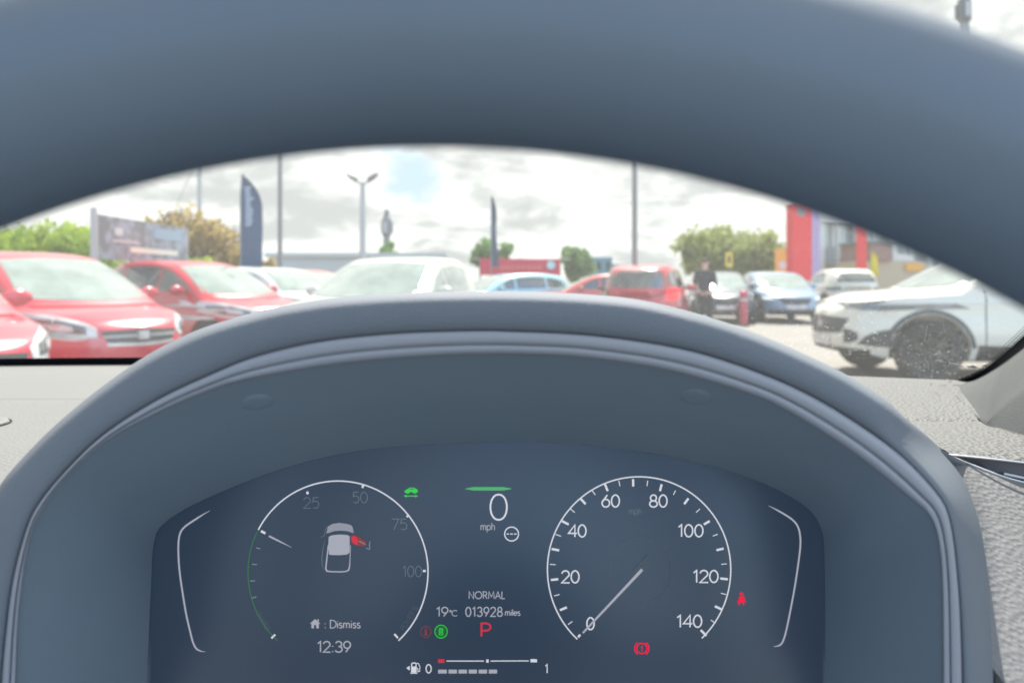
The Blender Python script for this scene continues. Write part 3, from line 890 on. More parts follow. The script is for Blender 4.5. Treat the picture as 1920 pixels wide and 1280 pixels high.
# --- power gauge
ink = Ink()
e = half_ellipse(1012.5, 700, 469.5, 474, 483, np.linspace(R(207.5), R(360 + 47.8), 70))
ink.line([c5(*q) for q in e], 2.5)
def sq(x, y, tx, ty, l=12, wd=3.8):
    d = math.hypot(tx - x, ty - y); ux, uy = (tx - x) / d * l / 2, (ty - y) / d * l / 2
    ink.line([c5(x - ux, y - uy), c5(x + ux, y + uy)], wd)
for x, y, l, wd in ((853, 288, 14, 4.4), (1142, 254, 16, 4.0), (1377, 408, 16, 4.0), (1463, 695, 15, 4.2), (675, 1036, 28, 3.6), (1316, 1034, 28, 3.6), (622, 493, 26, 4.4)): sq(x, y, 1012, 700, l, wd)
pg = flat(ink, 'power_gauge', M['white_lit'], ic)
ink = Ink()
e = half_ellipse(1012.5, 700, 469.5, 474, 483, np.linspace(R(180 - 48.2), R(206.5), 40))
ink.line([c5(*q) for q in e], 1.7)
flat(ink, 'charge_arc', M['green_dim'], pg)
ink = Ink()
for a, c in (((585, 574), (608, 579)), ((563, 660), (590, 661)), ((553, 747), (580, 746)), ((564, 836), (587, 829))): ink.line([c5(*a), c5(*c)], 1.8)
flat(ink, 'charge_ticks', M['mid_lit'], pg)
for s, x, y in (('25', 872, 340), ('50', 1127, 312), ('75', 1332, 452), ('100', 1400, 697)):
    q = c5(x, y); text('numeral', s, q[0], q[1], 20, M['dim_lit'], pg, wd=1.6, width={2: 29, 3: 36}[len(s)])
q = c5(622, 955); text('legend', 'CHARGE', q[0], q[1], 8.6, M['faint_lit'], pg, wd=1.0, width=42, rot=60)
q = c5(1383, 940); text('legend', 'POWER %', q[0], q[1], 9.6, M['faint_lit'], pg, wd=1.0, width=50, rot=-58)
ink = Ink(); ink.lift = L2
ink.line([c5(652, 513), c5(700, 537), c5(770, 572)], [3.6, 3.2, 0.6])
flat(ink, 'needle', M['grey_lit'], pg)

# --- car picture with its open door, in the power gauge
def z8(x, y): return (580 + x / 9.143, 960 + y / 9.143)
car_fig = Ink()
car_fig.poly([z8(*q) for q in ((290, 360), (320, 240), (400, 195), (520, 180), (640, 195), (720, 220), (745, 260), (762, 350), (740, 350), (650, 320), (530, 312), (420, 322), (340, 350))])
cf = flat(car_fig, 'car_picture', mat('lcd_car', (0, 0, 0), 0.3, emit=(0.55, 0.57, 0.70), estr=0.1320), ic)
rf = Ink(); rf.poly([z8(*q) for q in ((332, 420), (380, 392), (520, 378), (640, 385), (690, 405), (692, 560), (690, 690), (640, 722), (520, 732), (400, 730), (335, 722), (325, 560))])
flat(rf, 'car_picture_roof', M['grey_lit'], cf)
rw = Ink(); rw.lift = L2
rw.line([z8(*q) for q in ((325, 560), (300, 800), (282, 960), (300, 1005), (380, 1014), (520, 1018), (620, 1012), (672, 990), (690, 930), (698, 800), (706, 560))], [2.2, 2.6, 2.8, 3.0, 2.4, 2.4, 2.4, 2.8, 2.4, 1.6, 1.2])
flat(rw, 'car_picture_tail', M['grey_lit'], cf)
rw = Ink(); rw.line([z8(*q) for q in ((270, 470), (235, 620), (215, 800), (225, 920), (255, 985))], [0.6, 1.4, 1.6, 1.6, 0.6]); rw.line([z8(*q) for q in ((195, 425), (262, 395), (272, 300), (320, 240))], 1.3)
flat(rw, 'car_picture_flank', M['dim_lit'], cf)
dr = Ink(); dr.lift = L2
dr.poly([z8(*q) for q in ((708, 405), (760, 388), (850, 420), (900, 455), (975, 500), (965, 560), (930, 570), (830, 568), (760, 548), (712, 500))])
flat(dr, 'open_door', M['red_dim'], cf)
dr = Ink(); dr.lift = L3
dr.poly([z8(*q) for q in ((720, 420), (775, 398), (812, 430), (835, 500), (830, 555), (780, 545), (725, 490))])
flat(dr, 'open_door_front', M['red_soft'], cf)
dr = Ink(); dr.lift = L3
dr.line([z8(*q) for q in ((850, 490), (965, 550))], 1.6); dr.line([z8(*q) for q in ((1045, 490), (1030, 560), (1038, 635))], [1.0, 2.2, 1.2]); dr.line([z8(*q) for q in ((970, 610), (1038, 635))], 1.6)
flat(dr, 'open_door_edge', M['mid_lit'], cf)

# --- message under the picture, and the clock
x, y = c5(893, 970)
ink = Ink()
ink.poly([(x - 10, y), (x, y - 9), (x + 10, y)]); ink.rect(x - 7, y, x - 2, y + 8.5); ink.rect(x + 2, y, x + 7, y + 8.5); ink.rect(x - 2, y, x + 2, y + 2.5); ink.rect(x + 4.5, y - 8.5, x + 7, y - 4)
flat(ink, 'home_icon', M['grey_lit'], ic)
q = c5(1034, 972); text('dismiss_message', ': Dismiss', q[0], q[1], 14.5, M['grey_lit'], ic, wd=1.95, width=67)
q = c5(992, 1090); text('clock', '12:39', q[0], q[1], 20, M['grey_lit'], ic, wd=2.5, width=62)

# --- middle column
def fade(x0, x1, y, hh, n=26):
    ink = Ink()
    pts, ws_ = [], []
    for k in range(n):
        t = k / (n - 1); pts.append((x0 + (x1 - x0) * t, y)); ws_.append(hh * min(1, 0.15 + math.sin(math.pi * t) * 1.6))
    ink.line(pts, ws_); return ink
flat(fade(c6(525, 0)[0], c6(790, 0)[0], c6(0, 170)[1], 6.6), 'driving_state_bar', mat('lcd_bar_green', (0, 0, 0), 0.3, emit=(0.07, 0.62, 0.16), estr=0.1800), ic)
q = c6(716, 275); ink = Ink(); ink.line([(q[0] + 15.4 * math.copysign(abs(math.cos(a)) ** 0.9, math.cos(a)), q[1] + 23.6 * math.sin(a)) for a in np.linspace(0, 2 * math.pi, 44, endpoint=False)], 3.3, closed=True)
sdg = flat(ink, 'speed_readout', M['white_lit'], ic)
q = c6(653, 386); text('speed_unit', 'mph', q[0], q[1] - 0.5, 13.5, M['grey_lit'], sdg, wd=1.5, width=27)
q = c6(790, 428); ink = Ink(); ink.circ(*q, 13, 13, 2.2)
for k in (-1, 0, 1): ink.line([(q[0] + k * 7 - 2.4, q[1]), (q[0] + k * 7 + 2.4, q[1])], 2.0)
flat(ink, 'speed_limiter_icon', M['white_lit'], ic)
q = c6(647, 777); text('drive_mode', 'NORMAL', q[0], q[1], 13.2, M['grey_lit'], ic, wd=1.8, width=67, gap=0.10)
q = c6(394, 872); tr_ = text('temperature', '19', q[0], q[1], 17, M['grey_lit'], ic, wd=2.2, width=21.5)
q = c6(455, 880); text('temperature_unit', '\u00b0C', q[0], q[1], 10.5, M['grey_lit'], tr_, wd=1.5, width=13)
q = c6(632, 872); od = text('odometer', '013928', q[0], q[1], 17, M['grey_lit'], ic, wd=2.2, width=69, gap=0.08)
q = c6(795, 874); text('odometer_unit', 'miles', q[0], q[1] + 0.5, 11.5, M['grey_lit'], od, wd=1.7, width=28)
q = c6(639, 975); text('gear_letter', 'P', q[0], q[1], 24.5, M['red_soft'], ic, wd=3.4, width=18)
q = c6(300, 985); ink = Ink(); ink.circ(*q, 9.6, 10.4, 1.2); ink.rect(q[0] - 1.6, q[1] - 2.2, q[0] + 1.6, q[1] + 6.5); ink.rect(q[0] - 3.2, q[1] + 5, q[0] + 3.2, q[1] + 6.8); ink.rect(q[0] - 3, q[1] - 2.4, q[0], q[1] - 0.8); ink.rect(q[0] - 1.6, q[1] - 7, q[0] + 1.6, q[1] - 4.2)
flat(ink, 'information_icon', M['red_dim'], ic)
q = c6(387, 985); ink = Ink(); ink.disc(*q, 11.5); gi = flat(ink, 'auto_hold_icon', mat('lcd_green_deep', (0, 0, 0), 0.3, emit=(0.02, 0.30, 0.08), estr=0.0960), ic)
ink = Ink(); ink.lift = L2; ink.circ(*q, 11.6, 12, 1.5)
for (x0, y0, x1, y1) in ((-3.4, -6.5, 3.4, -5), (-3.4, 5.5, 3.4, 7)): ink.rect(q[0] + x0, q[1] + y0, q[0] + x1, q[1] + y1)
ink.line([(q[0] - 3.2, q[1] - 6), (q[0] - 3.6, q[1] - 2), (q[0] - 2.2, q[1]), (q[0] - 3.6, q[1] + 2), (q[0] - 3.2, q[1] + 6)], 1.3); ink.line([(q[0] + 3.2, q[1] - 6), (q[0] + 3.6, q[1] - 2), (q[0] + 2.2, q[1]), (q[0] + 3.6, q[1] + 2), (q[0] + 3.2, q[1] + 6)], 1.3)
ink.circ(q[0], q[1] - 2.5, 1.7, 1.6, 1.0, 12); ink.circ(q[0], q[1] + 2.5, 1.7, 1.6, 1.0, 12)
flat(ink, 'auto_hold_symbol', M['green_lit'], gi)

# green car icon with the double arrow
def z7(x, y): return (740 + x / 7.385, 880 + y / 7.385)
ink = Ink()
ink.poly([z7(*v) for v in ((130, 305), (150, 285), (200, 252), (235, 246), (275, 250), (318, 278), (322, 302), (298, 325), (270, 330), (240, 310), (215, 310), (195, 330), (170, 330))])
gic = flat(ink, 'lane_keeping_icon', M['green_lit'], ic)
ink = Ink(); ink.lift = L2; ink.poly([z7(*v) for v in ((200, 272), (222, 260), (262, 262), (262, 272))]); flat(ink, 'icon_window', M['screen'], gic)
ink = Ink(); ink.poly([z7(*v) for v in ((122, 365), (170, 345), (165, 358), (285, 358), (280, 345), (326, 365), (280, 385), (285, 372), (165, 372), (170, 385))]); flat(ink, 'icon_arrow', M['green_lit'], gic)

# --- fuel gauge
ink = Ink()
ink.line([c6(418, 1153), c6(632, 1153)], 1.9); ink.line([c6(670, 1153), c6(888, 1152)], 1.9); ink.rect(*c6(645, 1144), *c6(659, 1162)); ink.rect(*c6(898, 1142), *c6(935, 1160))
fg = flat(ink, 'fuel_gauge', M['white_lit'], ic)
ink = Ink(); ink.rect(*c6(370, 1143), *c6(406, 1163)); flat(ink, 'empty_mark', M['red_soft'], fg)
for x0, x1 in ((370, 420), (430, 478), (487, 535), (545, 592), (602, 650), (660, 707)):
    ink = Ink(); ink.rect(*c6(x0, 1202), *c6(x1, 1224)); flat(ink, 'level_segment', M['grey_lit'], fg)
q = c6(316, 1197); text('numeral', '0', q[0], q[1], 15.5, M['white_lit'], fg, wd=2.1, width=10.5)
q = c6(990, 1197); text('numeral', '1', q[0], q[1], 16, M['white_lit'], fg, wd=2.1, width=5)
ink = Ink()
ink.poly([c6(*v) for v in ((188, 1193), (208, 1180), (208, 1207))]); ink.poly([c6(*v) for v in ((216, 1168), (222, 1161), (242, 1161), (247, 1168), (247, 1218), (216, 1218))]); ink.rect(*c6(212, 1219), *c6(251, 1225))
ink.line([c6(*v) for v in ((247, 1165), (258, 1168), (266, 1185), (264, 1212), (255, 1214), (254, 1196), (247, 1192))], 1.5)
fp = flat(ink, 'fuel_pump_icon', M['white_lit'], fg)
ink = Ink(); ink.lift = L2; ink.rect(*c6(222, 1168), *c6(241, 1184)); flat(ink, 'pump_window', M['screen'], fg)

# --- warning lights
q = c7(650, 1090); ink = Ink(); ink.circ(*q, 9.5, 9.5, 2.0); ink.line(arc_(q[0], q[1], 13.2, 13.2, 125, 235), 2.2); ink.line(arc_(q[0], q[1], 13.2, 13.2, -55, 55), 2.2)
ink.line([(q[0], q[1] - 5), (q[0], q[1] + 1.5)], 2.0); ink.rect(q[0] - 1, q[1] + 3.2, q[0] + 1, q[1] + 5.2)
flat(ink, 'brake_warning_light', M['red_lit'], ic)
x, y = c7(1193, 820); ink = Ink()
ink.disc(x - 0.5, y - 9.5, 2.8, 16); ink.poly([(x - 3.2, y - 5.6), (x + 2.6, y - 5.6), (x + 5, y + 1), (x + 6.6, y + 6), (x - 6.6, y + 6), (x - 5, y + 1)]); ink.line([(x - 4, y + 6), (x - 4.6, y + 12)], 2.0); ink.line([(x + 3, y + 6), (x + 4.4, y + 12)], 2.0); ink.line([(x - 0.6, y + 6.5), (x - 0.6, y + 8)], 2); ink.line([(x + 3.5, y - 10), (x + 4.5, y - 4), (x + 8.5, y + 7.5)], 1.1); ink.line([(x - 5, y + 2), (x - 8.6, y + 7.5)], 1.1)
flat(ink, 'seat_belt_warning_light', M['red_lit'], ic)

# --- slim light brackets at both ends
for pts, cr in (([(345, 380), (310, 400), (270, 425), (215, 463), (190, 495), (180, 545), (180, 620), (186, 700), (200, 800), (220, 920), (243, 1020), (256, 1068), (272, 1098), (295, 1112), (320, 1116)], c5),
                ([(1340, 312), (1375, 330), (1420, 355), (1470, 388), (1500, 425), (1513, 475), (1513, 550), (1490, 720), (1462, 875), (1437, 995), (1422, 1045), (1408, 1068), (1390, 1077), (1368, 1080)], c7)):
    p_ = [c for c in spline([cr(*q) for q in pts], 6)]
    n = len(p_); ink = Ink()
    ink.line(p_, [3.3 * min(1, 0.15 + min(i / n, 1 - i / n) * 6.5) for i in range(n)])
    flat(ink, 'light_bracket', M['grey_lit'], ic)

# ------------------------------------------------------------------ cars
def smooth_profile(pts, n):
    s = np.array(spline(pts, 10)); d = np.concatenate([[0], np.cumsum(np.hypot(np.diff(s[:, 0]), np.diff(s[:, 1])))])
    q = np.linspace(0, d[-1], n)
    return np.stack([np.interp(q, d, s[:, 0]), np.interp(q, d, s[:, 1])], 1)


class CarShape:
    """body meshes of one kind of car: x forward, z up, ground at z = 0"""
    def __init__(s, L, Wd, deck, cab, belt, wheel_x, wr, zb=0.22, tumble=0.16, nose=5.0, clad=False, notch=0.0):
        # deck: (x, z) of bonnet/belt/tail tops from nose to tail; cab: (x, z) screen base, screen top, roof .., rear base
        s.L, s.W, s.wr, s.wx, s.belt = L, Wd, wr, wheel_x, belt
        deck = np.array(deck, float)
        hl = L / 2
        def half_w(x):
            u = min(1.0, abs(x) / hl); return Wd / 2 * max(0.0, 1 - u ** nose) ** (1 / 2.6) * (1 - 0.05 * u ** 2)
        b = MB(); rows = []
        th = np.linspace(-1, 1, 71); xs = [hl * (math.copysign(1 - (1 - abs(t)) ** 1.7, t)) * 0.9995 for t in th]
        for x in xs:
            hw = max(half_w(x), 0.02); zt = float(np.interp(-x, -deck[:, 0], deck[:, 1])); u = abs(x) / hl
            lo = zb + 0.10 * max(0, u - 0.75) / 0.25
            sec = [(0, lo), (0.80 * hw, lo), (0.95 * hw, lo + 0.03), (hw, lo + 0.14)]
            for k in (0.25, 0.45, 0.62, 0.78, 0.90): sec.append((hw * (1.0 + 0.012 * math.sin(k * 6)) - 0.012 * k, lo + 0.10 + (zt - 0.05 - lo - 0.10) * k))
            sec += [(hw * 0.975 - 0.01, zt - 0.045), (hw * 0.95 - 0.02, zt - 0.018), (hw * 0.90 - 0.03, zt - 0.002), (hw * 0.6, zt + 0.018), (hw * 0.3, zt + 0.03), (0, zt + 0.034)]
            ring_ = [(-y, z) for y, z in sec[::-1]][:-1] + sec
            def shift(z, x=x):
                k = max(0.0, abs(x) / hl - 0.80) / 0.20
                return -math.copysign(1, x) * k * (0.10 * max(0, (z - 0.55) / 0.4) ** 1.5 + 0.10 * max(0, (0.42 - z) / 0.2))
            rows.append([(x + shift(z), y, z) for y, z in [(q[0], q[1]) for q in ring_]])
        b.grid(rows, 0)
        nr = len(rows[0])
        b.f.append(list(range(nr))); b.m.append(0)
        base = (len(rows) - 1) * nr
        b.f.append([base + k for k in range(nr)][::-1]); b.m.append(0)
        me = b.mesh('car_body_low', ang=50)
        # wheel arches cut out of the sides
        o = link(bpy.data.objects.new('arch_work', me)); me.materials.append(M['white']); me.materials.append(M['black'])
        cuts = []
        for x in wheel_x:
            c = MB(); r = wr * 1.17
            c.grid([[(x + r * math.cos(a), y, wr * 1.0 + r * math.sin(a)) for a in np.linspace(0, 2 * math.pi, 36, endpoint=False)] for y in (-Wd, Wd)], 0, closed_u=True)
            n0 = len(c.v); c.f += [list(range(36)), list(range(36, 72))[::-1]]; c.m += [0, 0]
            cm = c.mesh('cut', smooth=False); cm.materials.append(M['black'])
            co = link(bpy.data.objects.new('cut_work', cm)); cuts.append(co)
            # keep the middle of the car: the cut only reaches 0.32 m in from each side
            md = o.modifiers.new('b', 'BOOLEAN'); md.object = co; md.operation = 'DIFFERENCE'; md.solver = 'EXACT'
            try: md.material_mode = 'TRANSFER'
            except Exception: pass
        dg = bpy.context.evaluated_depsgraph_get(); dg.update()
        low = bpy.data.meshes.new_from_object(o.evaluated_get(dg))
        for q in cuts + [o]: bpy.data.objects.remove(q)
        # greenhouse
        prof = smooth_profile(cab, 46)
        ztop = prof[:, 1].max()
        rows = []
        def belt_z(x): return float(np.interp(-x, -deck[:, 0], deck[:, 1])) - 0.03
        for (x, z) in prof:
            bw = half_w(x) * 0.955; h = max(0.0, z - belt_z(x)); hr = max(0.01, ztop - belt_z(x))
            tw = bw - tumble * min(1, h / hr) - 0.015
            row = []
            for k in range(7): t = k / 6; row.append((x, -(bw + (tw - bw) * t) - 0.012 * math.sin(math.pi * t), belt_z(x) - 0.02 + (z - belt_z(x) - 0.015) * t))
            bulge = 0.20 * (1 - min(1, h / hr * 0.9)) * (1 if x > prof[:, 0].mean() else -0.7)
            for k in range(1, 16):
                t = -1 + 2 * k / 16; row.append((x + bulge * (1 - t * t), tw * t * (1 - 0.0), z + 0.035 * (1 - t ** 4) * min(1, h / hr + 0.2)))
            for k in range(7): t = 1 - k / 6; row.append((x, (bw + (tw - bw) * t) + 0.012 * math.sin(math.pi * t), belt_z(x) - 0.02 + (z - belt_z(x) - 0.015) * t))
            rows.append(row)
        gbm = MB().grid(rows)
        n_ = len(rows[0]); gbm.f += [list(range(n_)), [(len(rows) - 1) * n_ + k for k in range(n_)][::-1]]; gbm.m += [0, 0]
        top = gbm.mesh('car_cabin', ang=38)
        top.materials.append(M['white'])
        bm = bmesh.new(); bm.from_mesh(low); bm.from_mesh(top)
        s.body = bpy.data.meshes.new('car_body'); bm.to_mesh(s.body); bm.free()
        s.body.materials.append(M['white']); s.body.materials.append(M['black'])
        s.body.polygons.foreach_set('use_smooth', [True] * len(s.body.polygons)); s.body.set_sharp_from_angle(angle=R(38))
        bm = bmesh.new(); bm.from_mesh(s.body); s.tree = BVHTree.FromBMesh(bm); bm.free()
        s.prof = prof
        s.parts = []      # (name, mesh, material key, children)

    def decal(s, name, top, bot, axis, key, n=14, m=7, lift=0.006, mirror=False, thick=0.012):
        """a panel laid on the body: top and bottom edges given as (a, z) curves; axis 'f' nose, 'r' tail, 'l' left, 'R' right"""
        t_ = smooth_profile(top, n); b_ = smooth_profile(bot, n)
        rows = []
        for k in range(m):
            u = k / (m - 1); row = []
            for i in range(n):
                a, z = t_[i] * (1 - u) + b_[i] * u
                if axis in 'fr':
                    d = Vector((-1, 0, 0)) if axis == 'f' else Vector((1, 0, 0)); o = Vector((s.L if axis == 'f' else -s.L, a, z))
                else:
                    d = Vector((0, -1, 0)) if axis == 'l' else Vector((0, 1, 0)); o = Vector((a, s.W * 1.5 if axis == 'l' else -s.W * 1.5, z))
                h = s.tree.ray_cast(o, d)
                if h[0] is None: row.append(row[-1] if row else o + d * s.L * 0.5); continue
                nn = h[1] if h[1].dot(d) < 0 else -h[1]
                row.append(h[0] + nn * lift)
            rows.append(row)
        b = MB(); b.grid(rows)
        # turned-in rim so that the panel has a thickness
        d = {'f': Vector((-1, 0, 0)), 'r': Vector((1, 0, 0)), 'l': Vector((0, -1, 0)), 'R': Vector((0, 1, 0))}[axis]
        rim_ = rows[0] + [r[-1] for r in rows[1:]] + rows[-1][::-1][1:] + [r[0] for r in rows[::-1][1:-1]]
        b.grid([rim_, [q + d * thick for q in rim_]], closed_u=True)
        me = b.mesh(name, ang=50)
        s.parts.append((name, me, key))

    def both(s, name, top, bot, key, **kw):
        """the same panel on both flanks"""
        s.decal(name, top, bot, 'R', key, **kw); s.decal(name, top, bot, 'l', key, **kw)

    def pair(s, name, top, bot, axis, key, **kw):
        """a panel on each side of the nose or tail"""
        s.decal(name, top, bot, axis, key, **kw)
        s.decal(name, [(-a, z) for a, z in top], [(-a, z) for a, z in bot], axis, key, **kw)


def wheel_meshes(r, wdt=0.21):
    b = MB(); rows = []
    for (q, y) in ((0.62, -0.46), (0.72, -0.5), (0.92, -0.5), (0.98, -0.42), (1.0, -0.3), (1.0, 0.3), (0.98, 0.42), (0.92, 0.5), (0.72, 0.5), (0.62, 0.46)):
        rows.append([(q * r * math.cos(a), y * wdt, q * r * math.sin(a)) for a in np.linspace(0, 2 * math.pi, 44, endpoint=False)])
    b.grid(rows, closed_u=True)
    ty = b.mesh('tyre', ang=50)
    b = MB()
    for sgn in (-1, 1):
        y0 = sgn * wdt * 0.44
        b.grid([[(q * r * math.cos(a), y0 - sgn * d, q * r * math.sin(a)) for a in np.linspace(0, 2 * math.pi, 40, endpoint=False)] for q, d in ((0.66, 0.0), (0.60, 0.004), (0.57, 0.05), (0.2, 0.06), (0.01, 0.06))], closed_u=True)
        for k in range(5):
            a = k * 2 * math.pi / 5
            for da in (-0.13, 0.13):
                p = [(0.10 * r * math.cos(a), y0 - sgn * 0.012, 0.10 * r * math.sin(a)), (0.36 * r * math.cos(a + da), y0 - sgn * 0.004, 0.36 * r * math.sin(a + da)), (0.60 * r * math.cos(a + da * 1.5), y0 - sgn * 0.006, 0.60 * r * math.sin(a + da * 1.5))]
                b.tube(p, [0.05 * r, 0.04 * r, 0.045 * r], 6)
    return ty, b.mesh('rim', ang=50)


def mirror_mesh():
    b = MB(); rows = []
    for t in np.linspace(0, 1, 9):
        r = math.sin(math.pi * min(max(t, 0.04), 0.96)) ** 0.45
        rows.append([(0.05 * r * math.cos(a) - 0.02, -0.02 - 0.23 * t, 0.075 * r * math.sin(a)) for a in np.linspace(0, 2 * math.pi, 16, endpoint=False)])
    b.grid(rows, closed_u=True); b.tube([(0, 0.06, -0.05), (0, -0.06, -0.03)], 0.025, 8)
    return b.mesh('mirror')


MIRROR = mirror_mesh()


def finish(shape, mirror_at):
    shape.tyre, shape.rim = wheel_meshes(shape.wr)
    shape.mirror_at = mirror_at
    return shape


# small tall hatchback
HATCH = CarShape(4.05, 1.70, [(2.03, 0.70), (1.90, 0.78), (1.6, 0.86), (1.0, 0.955), (0.4, 0.98), (-1.0, 1.02), (-1.8, 1.04), (-1.95, 0.98), (-2.03, 0.85)],
                 [(1.12, 0.94), (0.75, 1.16), (0.25, 1.40), (-0.1, 1.49), (-0.7, 1.525), (-1.3, 1.49), (-1.72, 1.40), (-1.88, 1.18), (-1.98, 0.98)], 0.98, (1.24, -1.28), 0.305)
H_ = HATCH
H_.decal('windscreen', [(-0.56, 1.43), (0, 1.46), (0.56, 1.43)], [(-0.70, 1.02), (0, 0.985), (0.70, 1.02)], 'f', 'glass')
H_.decal('rear_window', [(-0.50, 1.41), (0, 1.44), (0.50, 1.41)], [(-0.60, 1.08), (0, 1.06), (0.60, 1.08)], 'r', 'side_glass')
H_.both('side_window', [(0.72, 1.10), (0.25, 1.34), (0.02, 1.40)], [(0.78, 1.035), (0.4, 1.04), (0.02, 1.05)], 'side_glass')
H_.both('side_window', [(-0.04, 1.41), (-0.5, 1.44), (-0.98, 1.42)], [(-0.04, 1.05), (-0.5, 1.06), (-0.98, 1.075)], 'side_glass')
H_.both('side_window', [(-1.06, 1.41), (-1.3, 1.38), (-1.55, 1.32)], [(-1.06, 1.08), (-1.3, 1.10), (-1.60, 1.15)], 'side_glass')
H_.pair('headlight', [(0.82, 0.90), (0.70, 0.87), (0.52, 0.80), (0.42, 0.735)], [(0.835, 0.77), (0.74, 0.66), (0.58, 0.615), (0.43, 0.66)], 'f', 'lamp')
H_.pair('headlight_lens', [(0.79, 0.83), (0.68, 0.815), (0.50, 0.75)], [(0.79, 0.775), (0.70, 0.695), (0.50, 0.675)], 'f', 'lamp_dark', lift=0.012)
H_.pair('headlight_core', [(0.70, 0.775), (0.64, 0.775), (0.58, 0.75)], [(0.70, 0.725), (0.64, 0.705), (0.58, 0.71)], 'f', 'lamp', lift=0.018)
H_.decal('grille', [(-0.40, 0.70), (0, 0.715), (0.40, 0.70)], [(-0.34, 0.58), (0, 0.565), (0.34, 0.58)], 'f', 'grille')
H_.decal('badge', [(-0.06, 0.69), (0, 0.695), (0.06, 0.69)], [(-0.05, 0.615), (0, 0.61), (0.05, 0.615)], 'f', 'chrome', lift=0.014)
H_.decal('grille_lip', [(-0.36, 0.585), (0, 0.572), (0.36, 0.585)], [(-0.35, 0.562), (0, 0.548), (0.35, 0.562)], 'f', 'lamp', lift=0.013)
H_.decal('grille_bar', [(-0.38, 0.655), (-0.2, 0.655), (-0.07, 0.655)], [(-0.37, 0.64), (-0.2, 0.64), (-0.07, 0.64)], 'f', 'chrome', lift=0.012)
H_.decal('grille_bar', [(0.07, 0.655), (0.2, 0.655), (0.38, 0.655)], [(0.07, 0.64), (0.2, 0.64), (0.37, 0.64)], 'f', 'chrome', lift=0.012)
H_.decal('lower_grille', [(-0.60, 0.38), (0, 0.40), (0.60, 0.38)], [(-0.55, 0.27), (0, 0.26), (0.55, 0.27)], 'f', 'grille')
H_.decal('number_plate', [(-0.26, 0.53), (0, 0.53), (0.26, 0.53)], [(-0.26, 0.42), (0, 0.42), (0.26, 0.42)], 'f', 'plate', lift=0.015)
H_.pair('tail_light', [(0.80, 1.06), (0.70, 1.06), (0.60, 1.04)], [(0.80, 0.82), (0.70, 0.80), (0.58, 0.82)], 'r', 'tail')
H_.decal('rear_plate', [(-0.26, 0.75), (0, 0.75), (0.26, 0.75)], [(-0.26, 0.64), (0, 0.64), (0.26, 0.64)], 'r', 'plate', lift=0.012)
finish(H_, (0.70, 0.78, 1.06))

# crossover with slim lamps and dark lower cladding
SUV = CarShape(4.40, 1.84, [(2.20, 0.78), (2.08, 0.90), (1.7, 0.985), (1.1, 1.04), (0.5, 1.06), (-1.0, 1.12), (-1.9, 1.14), (-2.1, 1.05), (-2.2, 0.85)],
               [(1.02, 1.03), (0.6, 1.25), (0.1, 1.50), (-0.3, 1.60), (-0.9, 1.62), (-1.4, 1.57), (-1.95, 1.30), (-2.12, 1.06)], 1.06, (1.30, -1.33), 0.36, zb=0.24, nose=5.5)
S_ = SUV
S_.decal('windscreen', [(-0.60, 1.53), (0, 1.56), (0.60, 1.53)], [(-0.76, 1.10), (0, 1.07), (0.76, 1.10)], 'f', 'glass')
S_.both('side_window', [(0.50, 1.18), (0.15, 1.40), (-0.05, 1.47)], [(0.58, 1.115), (0.2, 1.13), (-0.05, 1.135)], 'side_glass')
S_.both('side_window', [(-0.12, 1.48), (-0.6, 1.52), (-1.1, 1.49)], [(-0.12, 1.14), (-0.6, 1.15), (-1.15, 1.17)], 'side_glass')
S_.decal('rear_window', [(-0.52, 1.48), (0, 1.51), (0.52, 1.48)], [(-0.62, 1.20), (0, 1.18), (0.62, 1.20)], 'r', 'side_glass')
S_.pair('headlight', [(0.885, 0.905), (0.74, 0.89), (0.55, 0.865)], [(0.89, 0.845), (0.74, 0.815), (0.55, 0.825)], 'f', 'suv_lamp')
S_.both('headlight', [(2.06, 0.90), (1.92, 0.915), (1.74, 0.94)], [(2.06, 0.83), (1.92, 0.855), (1.74, 0.925)], 'suv_lamp')
S_.pair('headlight_lens', [(0.84, 0.875), (0.74, 0.87), (0.62, 0.855)], [(0.84, 0.85), (0.74, 0.838), (0.62, 0.835)], 'f', 'lamp_dark', lift=0.012)
S_.both('headlight_lens', [(2.03, 0.885), (1.92, 0.90), (1.80, 0.925)], [(2.03, 0.862), (1.92, 0.875), (1.80, 0.918)], 'lamp_dark', lift=0.012)
S_.decal('grille', [(-0.52, 0.72), (0, 0.74), (0.52, 0.72)], [(-0.44, 0.55), (0, 0.53), (0.44, 0.55)], 'f', 'grille')
S_.decal('badge', [(-0.07, 0.665), (0, 0.67), (0.07, 0.665)], [(-0.06, 0.60), (0, 0.59), (0.06, 0.60)], 'f', 'chrome', lift=0.014)
S_.pair('fog_scoop', [(0.87, 0.60), (0.78, 0.60), (0.68, 0.52)], [(0.87, 0.42), (0.78, 0.41), (0.62, 0.43)], 'f', 'grille', lift=0.010)
S_.both('fog_scoop', [(2.10, 0.60), (2.05, 0.585), (2.0, 0.55)], [(2.10, 0.44), (2.05, 0.45), (2.0, 0.48)], 'grille', lift=0.010)
S_.decal('lower_grille', [(-0.80, 0.37), (0, 0.38), (0.80, 0.37)], [(-0.78, 0.28), (0, 0.27), (0.78, 0.28)], 'f', 'black', lift=0.010)
S_.both('sill_cladding', [(0.80, 0.44), (0, 0.42), (-0.80, 0.44)], [(0.82, 0.27), (0, 0.27), (-0.82, 0.27)], 'black', lift=0.012)
S_.decal('number_plate', [(-0.26, 0.50), (0, 0.50), (0.26, 0.50)], [(-0.26, 0.39), (0, 0.39), (0.26, 0.39)], 'f', 'plate', lift=0.016)
S_.pair('tail_light', [(0.84, 1.02), (0.70, 1.02), (0.50, 1.00)], [(0.84, 0.92), (0.70, 0.92), (0.50, 0.93)], 'r', 'tail')
